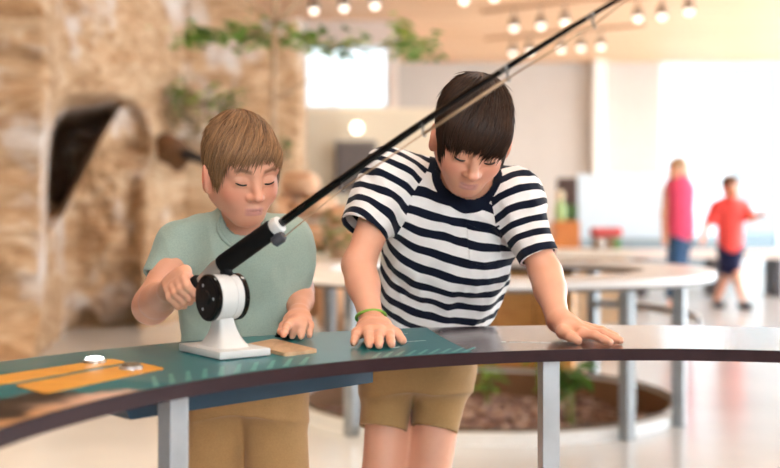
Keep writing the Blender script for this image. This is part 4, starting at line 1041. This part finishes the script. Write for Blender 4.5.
def tuft(label, px, py_, d, rx, rz, n, mat, seed, pot=False, loc_z=None):
    r = random.Random(seed); c = W(px, py_, d); t = thing('cliff_plant', label, 'plant', c+np.array([0, .1, -rz]), 'plants growing on the cliff'); f = MB(); s = MB(); b = c+np.array([0, .12, -rz])
    for k in range(n):
        p = c+np.array([r.gauss(0, rx*.5), r.gauss(0, .06), r.gauss(0, rz*.5)]); l = r.uniform(.05, .12); a_ = r.uniform(0, 6.28); dv = unit([math.cos(a_), math.sin(a_), r.uniform(-.6, .6)]); sd = unit(np.cross(dv, [.2, .3, 1])); w = l*.28
        vs = [f.bm.verts.new(tuple(q)) for q in (p, p+dv*l*.5+sd*w, p+dv*l, p+dv*l*.5-sd*w)]; f.bm.faces.new(vs)
        if k % 8 == 0: s.tube([b, (b+p)/2+np.array([0, 0, .02]), p], .006, 5)
    f.done('foliage', mat, t); s.done('stem', M_bark, t); return t
tuft('bright green tuft on the cliff edge left of the green-shirted boy\'s hair', 179, 96, 9.6, .10, .22, 80, M_leaf, 1)
tuft('lime yellow tuft on the pale stone above the green-shirted boy\'s head', 205, 97, 9.75, .16, .10, 50, M_leafy, 2)
tuft('olive tuft just above the green-shirted boy\'s hair', 227, 101, 9.85, .20, .12, 60, M_leafd, 3)
tuft('olive brown trailing plant hanging down the cliff corner', 191, 130, 9.6, .22, .30, 120, leafmat('olive_leaves', rgb(96, 84, 40), rgb(150, 136, 76)), 4)
tuft('green shrub low among the boulders beyond the striped sleeve', 334, 236, 7.9, .14, .26, 90, M_leafd, 5)
tuft('dark green tuft between the green-shirted boy\'s hair and the boulders', 284, 148, 10.0, .08, .16, 40, M_leafd, 6)
SD = 9.35
stump = thing('driftwood_stump', 'dark brown knotted stump with a black limb jutting from the cliff', 'stump', W(172, 148, SD))
m = MB(); m.tube([W(163, 138, SD), W(170, 150, SD-.05), W(181, 160, SD-.05), W(176, 168, SD)], [.07, .14, .12, .05], 12); m.done('stump_body', plain('dark_bark', rgb(96, 66, 40), .95, nscale=12, var=.2), stump, smooth=True)
m = MB(); m.tube([W(177, 156, SD-.05), W(188, 154, SD-.15), W(200, 159, SD-.15), W(214, 166, SD-.05)], [.06, .05, .04, .035], 10); m.done('limb', plain('black_bark', rgb(34, 28, 26), .8), stump, smooth=True)

# ------------------------------------------------------------------ furniture and exhibits further back
dk = 13.5
scr = thing('wall_screen', 'dark grey rectangular screen panel on the low wall behind the rod', 'screen', W(356, 185, dk))
a, b = W(337, 143, dk), W(374, 190, dk); m = MB(); m.box(((a[0]+b[0])/2, dk, (a[2]+b[2])/2), (b[0]-a[0], .06, a[2]-b[2]), bevel=.01); m.done('screen_panel', plain('dark_grey_screen', rgb(98, 88, 84), .4), scr)
m = MB(); m.box(((a[0]+b[0])/2, dk+.05, (a[2]+b[2])/2), (b[0]-a[0]+.06, .04, a[2]-b[2]+.06)); m.done('screen_frame', plain('grey_frame', rgb(130, 122, 116), .5), scr)
m = MB(); q0, q1 = W(305, 112, 14.2), W(440, 250, 14.2); m.box(((q0[0]+q1[0])/2, 14.1, q0[2]/2), (q1[0]-q0[0], .9, q0[2]), bevel=.05); tag(m.done('partition_wall', plain('cream_paint', rgb(226, 212, 188), .8, var=.02, nscale=2)), 'cream low partition wall below the bright clerestory window', 'partition')
gl_ = thing('globe_lamp', 'small round white lamp glowing above the dark screen', 'lamp', W(357, 128, 13.4))
m = MB(); m.lathe(W(357, 128, 13.4), (0, -1, 0), [(-.07, .01), (-.055, .045), (-.02, .072), (.02, .072), (.055, .045), (.07, .01)], 20); m.done('globe', emit('lamp_globe', (1, .93, .82, 1), 3.5), gl_, smooth=True)
m = MB(); m.tube([W(357, 128, 13.4)+np.array([0, .06, 0]), W(357, 128, 13.4)+np.array([0, .30, 0])], .02, 10); m.done('lamp_bracket', M_steel, gl_)
# big white display panel, right of centre
dp = 14.5; a, b = W(577, 174, dp), W(666, 250, dp)
pan = thing('display_panel', 'large blank white display panel on a grey blue plinth', 'panel', ((a[0]+b[0])/2, dp, 0))
m = MB(); m.box(((a[0]+b[0])/2, dp, (a[2]+.62)/2), (b[0]-a[0], .12, a[2]-.62), bevel=.01); m.done('panel_face', M_wallc, pan)
m = MB(); m.box(((a[0]+b[0])/2+.35, dp-.1, .31), (b[0]-a[0]+.9, .5, .62), bevel=.01); m.done('plinth', plain('grey_blue_plinth', rgb(136, 152, 160), .6), pan)
# long low bench with dark legs across the right
db = 12.6; bt = CAMZ-(250-HY)/F*db
be = thing('long_bench', 'long low pale bench on dark legs behind the two walkers', 'bench', (W(710, 300, db)[0], db, 0))
m = MB(); x0, x1 = W(612, 250, db)[0], W(850, 250, db)[0]; m.box(((x0+x1)/2, db, bt-.045), (x1-x0, .5, .09), bevel=.01); m.done('bench_top', plain('pale_pinkish_bench', rgb(222, 206, 196), .4, var=.02), be)
for px in (712, 773, 640, 835): m = MB(); m.box((W(px, 250, db)[0], db, (bt-.09)/2), (.075, .4, bt-.09)); m.done('leg', plain('dark_bench_leg', rgb(62, 56, 60), .5), be)
# orange cabinet with dark backing, and small things on it
do = 12.0; a, b = W(552, 221, do), W(577, 262, do)
oc = thing('exhibit_cabinet', 'small orange cabinet with a dark back board left of the white panel', 'cabinet', ((a[0]+b[0])/2, do, 0))
m = MB(); m.box(((a[0]+b[0])/2, do, a[2]/2), (b[0]-a[0], .4, a[2]), bevel=.01); m.done('cabinet_body', plain('orange_laminate', rgb(214, 132, 66), .5), oc)
m = MB(); q0, q1 = W(557, 178, do+.25), W(577, 222, do+.25); m.box(((q0[0]+q1[0])/2, do+.25, (q0[2]+q1[2])/2-.2), (q1[0]-q0[0], .04, q0[2]-q1[2]+.4)); m.done('back_board', plain('dark_brown_board', rgb(74, 54, 48), .7), oc)
m = MB(); q0, q1 = W(562, 205, do+.1), W(577, 219, do+.1); m.box(((q0[0]+q1[0])/2, do+.1, (q0[2]+q1[2])/2), (q1[0]-q0[0], .12, q0[2]-q1[2])); m.done('green_tray', plain('moss_green', rgb(70, 104, 56), .7), oc)
fg = thing('figurine', 'pale green bottle shaped figure standing on the orange cabinet', 'figurine', W(560, 221, do-.1))
c = W(560, 221, do-.08); c[2] = a[2]+.001; m = MB(); m.lathe(c, (0, 0, 1), [(0, .05), (.04, .062), (.14, .060), (.20, .045), (.23, .025)], 18); m.done('figure_body', plain('pale_green_glaze', rgb(170, 200, 130), .5), fg, smooth=True)
m = MB(); m.lathe(c+np.array([0, 0, .22]), (0, 0, 1), [(0, .02), (.02, .042), (.06, .05), (.10, .04), (.12, .01)], 18); m.done('figure_head', plain('cream_glaze', rgb(226, 206, 172), .5), fg, smooth=True)
# counter with red topped box
dc_ = 9.6; zc = CAMZ-(249-HY)/F*dc_
ct = thing('far_counter', 'pale counter holding the red topped box beyond the ring table', 'counter', (W(585, 250, dc_)[0], dc_, 0))
x0, x1 = W(520, 250, dc_)[0], W(628, 250, dc_)[0]
m = MB(); m.box(((x0+x1)/2, dc_, zc-.03), (x1-x0, .6, .06), bevel=.008); m.done('counter_top', plain('cream_counter', rgb(226, 214, 198), .4, var=.02), ct)
m = MB(); m.box(((x0+x1)/2, dc_+.05, (zc-.06)/2), (x1-x0-.1, .45, zc-.06)); m.done('counter_base', plain('tan_counter_base', rgb(190, 158, 124), .6), ct)
rx = thing('red_topped_box', 'small box with a red cushion top and white ball standing on the pale counter', 'box', (W(606, 249, dc_)[0], dc_, zc))
c = W(606, 249, dc_); c[2] = zc
m = MB(); m.box(c+np.array([-.01, .0, .055]), (.20, .16, .11), bevel=.01); m.done('box_body', plain('muddy_box', rgb(150, 120, 96), .6), rx)
m = MB(); m.box(c+np.array([.0, .0, .15]), (.26, .2, .08), bevel=.03, seg=3); m.done('cushion_top', plain('coral_red_fabric', rgb(214, 92, 92), .8), rx, auto=50)
m = MB(); m.lathe(c+np.array([-.07, -.12, .05]), (0, 0, 1), [(-.045, .006), (-.03, .033), (0, .046), (.03, .033), (.045, .006)], 16); m.done('white_ball', M_white, rx, smooth=True)
m = MB(); m.box(c+np.array([.085, -.085, .05]), (.06, .02, .10)); m.done('green_panel', plain('leaf_green_panel', rgb(110, 150, 90), .6), rx)

# ------------------------------------------------------------------ track lights under the ceiling
M_can = plain('dark_lamp_can', rgb(150, 128, 110), .5); M_bulb = emit('lamp_bulb', (1, .92, .80, 1), 2.8)
lamp_rows = []
rows = [([(314, 11), (344, 8.5), (375, 6)], 'left of the striped-shirt boy'), ([(464, 1), (494, -2)], 'above the striped-shirt boy'), ([(514, 28.5), (541, 26.5), (565, 23)], 'beyond the rod'), ([(638, 19), (662, 17), (689, 12)], 'right of the rod'), ([(513, 54), (530, 52), (561, 50), (581, 48.5), (601, 47)], 'farthest back')]
ordn = ['first', 'second', 'third', 'fourth', 'fifth']
for pts, wh in rows:
    P3 = []
    for k, (px, py_) in enumerate(pts):
        zb = H-.30; dd = F*(zb-CAMZ)/(HY-py_); c = W(px, py_, dd); P3.append(c)
        tl = thing('track_light', f'{ordn[k]} spotlight from the left in the ceiling row {wh}', 'spotlight', (c[0], c[1], H-.03), 'ceiling track spotlights')
        r_ = .062
        m = MB(); m.lathe(c+np.array([0, 0, .17]), (0, 0, -1), [(0, .03), (.02, .055), (.13, .07), (.15, .072)], 16); m.done('lamp_can', M_can, tl, auto=50)
        m = MB(); m.tube([c+np.array([0, 0, .16]), (c[0], c[1], H-.03)], .012, 8); m.done('stem', M_can, tl)
        lamp_rows.append(c)
        m = MB(); m.lathe(c+np.array([0, 0, .03]), (0, 0, -1), [(-.02, .048), (.01, .052), (.05, .042), (.065, .02), (.07, .005)], 16); m.done('bulb', M_bulb, tl, smooth=True)
    a, b = P3[0].copy(), P3[-1].copy(); u = unit((b-a)*np.array([1, 1, 0])); a -= u*.5; b += u*.7; a[2] = b[2] = H-.018
    m = MB(); m.tube([a, b], .022, 6); tag(m.done('track_rail', plain('bronze_rail', rgb(196, 150, 116), .5)), f'slim ceiling rail carrying the spotlights {wh}', 'rail')

# ------------------------------------------------------------------ the two walkers in the background
def walker(label, joints, cols, head, s, hairc, clothes, group=None):
    o_, R = head; L = Loc(o_, R); pr = []
    for a, b, r1, r2 in joints: pr.append(cone(a, b, r1, r2, .03))
    pr += [ell(L(np.array([0, .01, .02])*s), np.array([.072, .09, .095])*s, R, .02), ell(L(np.array([0, -.03, -.04])*s), np.array([.055, .06, .065])*s, R, .03), cone(L(np.array([0, -.09, 0])*s), L(np.array([0, -.108, -.03])*s), .008*s, .012*s, .01)]
    for q in (-1, 1): pr.append(ell(L(np.array([q*.074, .01, -.01])*s), np.array([.01, .018, .03])*s, R, .01))
    P = [x for j in joints for x in j[:2]]+[o_]; lo, hi = bounds(P, .2); lo[2] = 0.0
    V, Q = sdf_mesh(pr, lo, hi, .009); me = npmesh('person', V, Q); cattr(me, 'Col', head_color(V, L, s, SKIN, rgb(120, 90, 60)))
    b = tag(link('person', me, M_skin), label, 'person', group)
    for nm, cones, mat, gr in clothes:
        pr = [cone(a, c, r1+gr, r2+gr, .05, cut=None) for a, c, r1, r2 in cones]; lo, hi = bounds([x for j in cones for x in j[:2]], .25)
        lo[2] = max(lo[2], .012)
        V, Q = sdf_mesh(pr, lo, hi, .009, cloth_fold(.012, 7, (0, 0, 1), 4)); link(nm, npmesh(nm, V, Q), mat, b)
    hp = [ell(L(np.array([0, .022, .045])*s), np.array([.082, .095, .085])*s, R, .01), ell(L(np.array([0, -.11, -.03])*s), np.array([.07, .07, .09])*s, R, .02, 's')]
    if hairc[1]: hp.insert(1, cone(L(np.array([0, .08, .02])*s), L(np.array([0, .11, -.10])*s), .05*s, .03*s, .03))
    lo, hi = bounds([o_], .25); V, Q = sdf_mesh(hp, lo, hi, .006, lambda p: .004*fbm(p*60, 2, 2)); link('hair', npmesh('hair', V, Q), hairc[0], b)
    return b
def J(px, py_, dd): return W(px, py_, dd)
g = 11.0
M_pink = cloth('hot_pink_cotton', rgb(236, 84, 120)); M_jean = cloth('blue_denim', rgb(52, 84, 118)); M_red = cloth('coral_red_cotton', rgb(236, 84, 78)); M_navy = cloth('navy_shorts', rgb(26, 30, 62))
fr_, fl_ = np.array([J(672, 305, g)[0], g-.02, .03]), np.array([J(683, 305, g)[0], g+.25, .03])
jt = [(J(680, 190, g), J(680, 230, g), .115, .105), (J(679, 183, g), J(678, 176, g), .05, .045), (J(667, 190, g), J(664, 214, g), .040, .034), (J(664, 214, g), J(665, 243, g-.05), .034, .03), (J(689, 192, g+.1), J(691, 215, g+.1), .040, .032), (J(691, 215, g+.1), J(689, 240, g), .032, .028),
      (J(677, 240, g), np.array([J(675, 270, g)[0], g, .52]), .09, .058), (np.array([J(675, 270, g)[0], g, .52]), fr_+np.array([0, .02, .06]), .056, .038), (J(683, 240, g+.1), np.array([J(684, 270, g)[0], g+.15, .52]), .09, .058), (np.array([J(684, 270, g)[0], g+.15, .52]), fl_+np.array([0, .02, .06]), .056, .038),
      (fr_+np.array([0, .03, .0]), fr_+np.array([-.06, -.12, 0]), .035, .03), (fl_+np.array([0, .03, 0]), fl_+np.array([-.06, -.12, 0]), .035, .03)]
walker('person in a sleeveless pink top and blue jeans walking past the white panel', jt, None, (W(677, 171.5, g), rot_head(-60, 5, 0)), 1.15, (plain('sandy_hair', rgb(176, 140, 106), .6), True),
       [('sleeveless_top', [jt[0], (J(679, 186, g), J(679, 190, g), .09, .11), (J(680, 222, g), J(680, 228, g), .105, .105)], M_pink, .022), ('jeans', [jt[6], jt[8], (jt[7][0], jt[7][1]+np.array([0, 0, .04]), .056, .045), (jt[9][0], jt[9][1]+np.array([0, 0, .04]), .056, .045)], M_jean, .016)])
g = 10.95
fr_, fl_ = np.array([J(719, 306, g)[0], g+.05, .03]), np.array([J(739, 306, g)[0], g-.12, .03])
jt = [(J(730, 210, g), J(730, 246, g), .105, .10), (J(730, 202, g), J(730, 194, g), .048, .042), (J(718, 208, g), J(706, 226, g), .036, .03), (J(706, 226, g), J(702, 243, g-.1), .03, .026), (J(742, 208, g), J(752, 219, g-.15), .036, .03), (J(752, 219, g-.15), J(765, 214, g-.3), .03, .024),
      (J(726, 250, g), np.array([J(727, 280, g)[0], g, .34]), .078, .05), (np.array([J(727, 280, g)[0], g, .34]), fr_+np.array([0, .02, .06]), .048, .032), (J(735, 250, g), np.array([J(733, 280, g)[0], g-.1, .34]), .078, .05), (np.array([J(733, 280, g)[0], g-.1, .34]), fl_+np.array([0, .02, .06]), .048, .032),
      (fr_+np.array([0, .03, 0]), fr_+np.array([.0, -.11, 0]), .032, .028), (fl_+np.array([0, .03, 0]), fl_+np.array([.03, -.11, 0]), .032, .028)]
walker('child in a red T-shirt and navy shorts walking with one arm out', jt, None, (W(731, 189, g), rot_head(12, 8, 0)), 1.08, (plain('brown_hair', rgb(110, 72, 50), .6), False),
       [('t_shirt', [jt[0], (J(730, 206, g), J(730, 210, g), .07, .10), (jt[2][0], J(711, 219, g), .04, .042), (jt[4][0], J(748, 215, g-.08), .04, .042), (J(730, 208, g), jt[2][0], .06, .045), (J(730, 208, g), jt[4][0], .06, .045)], M_red, .02), ('shorts', [(jt[6][0], J(727, 268, g), .078, .066), (jt[8][0], J(733, 268, g-.06), .078, .066)], M_navy, .016),
        ('shoe', [(fr_+np.array([0, .03, 0]), fr_+np.array([.0, -.11, 0]), .032, .028)], M_shoe, .012), ('shoe', [(fl_+np.array([0, .03, 0]), fl_+np.array([.03, -.11, 0]), .032, .028)], M_shoe, .012)])

# ------------------------------------------------------------------ light and camera
w = bpy.data.worlds.new('daylight'); SC.world = w; w.use_nodes = True; nt = w.node_tree
nt.nodes['Background'].inputs[0].default_value = (.86, .94, 1.0, 1); nt.nodes['Background'].inputs[1].default_value = 10.0
def lamp(name, kind, loc, energy, color, size=.5, target=None, **kw):
    l = bpy.data.lights.new(name, kind); l.energy = energy; l.color = color
    if kind == 'AREA': l.shape = 'RECTANGLE'; l.size = size; l.size_y = kw.get('sy', size)
    else: l.shadow_soft_size = size
    if kind == 'SPOT': l.spot_size = math.radians(kw.get('cone', 60)); l.spot_blend = .8
    o = bpy.data.objects.new(name, l); COL.objects.link(o); o.location = loc
    if target is not None: o.rotation_euler = (Vector(target)-Vector(loc)).to_track_quat('-Z', 'Y').to_euler()
    return o
WARM = (1.0, .78, .55)
for x, y, tx, ty, tz, e in ((-2.5, 4.5, -2.6, 7.3, 1.0, 50), (-1.2, 5.0, -1.5, 8.2, 1.2, 50), (-.6, 6.0, -1.0, 9.5, 1.4, 60), (-3.8, 3.6, -3.2, 6.8, .8, 20), (-1.6, 3.2, -1.4, 4.6, 0, 480)):
    lamp('ceiling_spot', 'SPOT', (x, y, H-.25), e, WARM, .12, (tx, ty, tz), cone=75)
for x, y in ((-1.0, .5), (.4, .3), (1.5, .9), (.6, 3.4)):
    lamp('ceiling_spot', 'SPOT', (x, y, H-.2), 60, (1, .93, .85), .3, (x*.3, 2.0, .9), cone=70)
for c in lamp_rows:
    lamp('track_spot', 'SPOT', (c[0], c[1], c[2]-.09), 22, (1, .88, .74), .06, (c[0]*.9, c[1]-.6, 0), cone=110)
cam = bpy.data.cameras.new('camera'); co = bpy.data.objects.new('camera', cam); COL.objects.link(co)
co.location = (0, 0, CAMZ); co.rotation_euler = (math.pi/2, 0, 0)
cam.sensor_width = 36.0; cam.lens = F/780*36.0; cam.shift_y = -(234-HY)/780; cam.clip_start = .05; cam.clip_end = 200
cam.dof.use_dof = True; cam.dof.focus_distance = 1.86; cam.dof.aperture_fstop = 2.4; cam.dof.aperture_blades = 0
SC.camera = co
SC.view_settings.view_transform = 'Standard'; SC.view_settings.look = 'None'; SC.view_settings.gamma = 1.0; SC.view_settings.use_curve_mapping = False
SC.view_settings.exposure = 0.3
SC.cycles.use_denoising = True; SC.cycles.max_bounces = 8; SC.cycles.diffuse_bounces = 4; SC.cycles.glossy_bounces = 4; SC.cycles.transparent_max_bounces = 12
SC.cycles.sample_clamp_indirect = 6.0; SC.cycles.caustics_reflective = False; SC.cycles.caustics_refractive = False
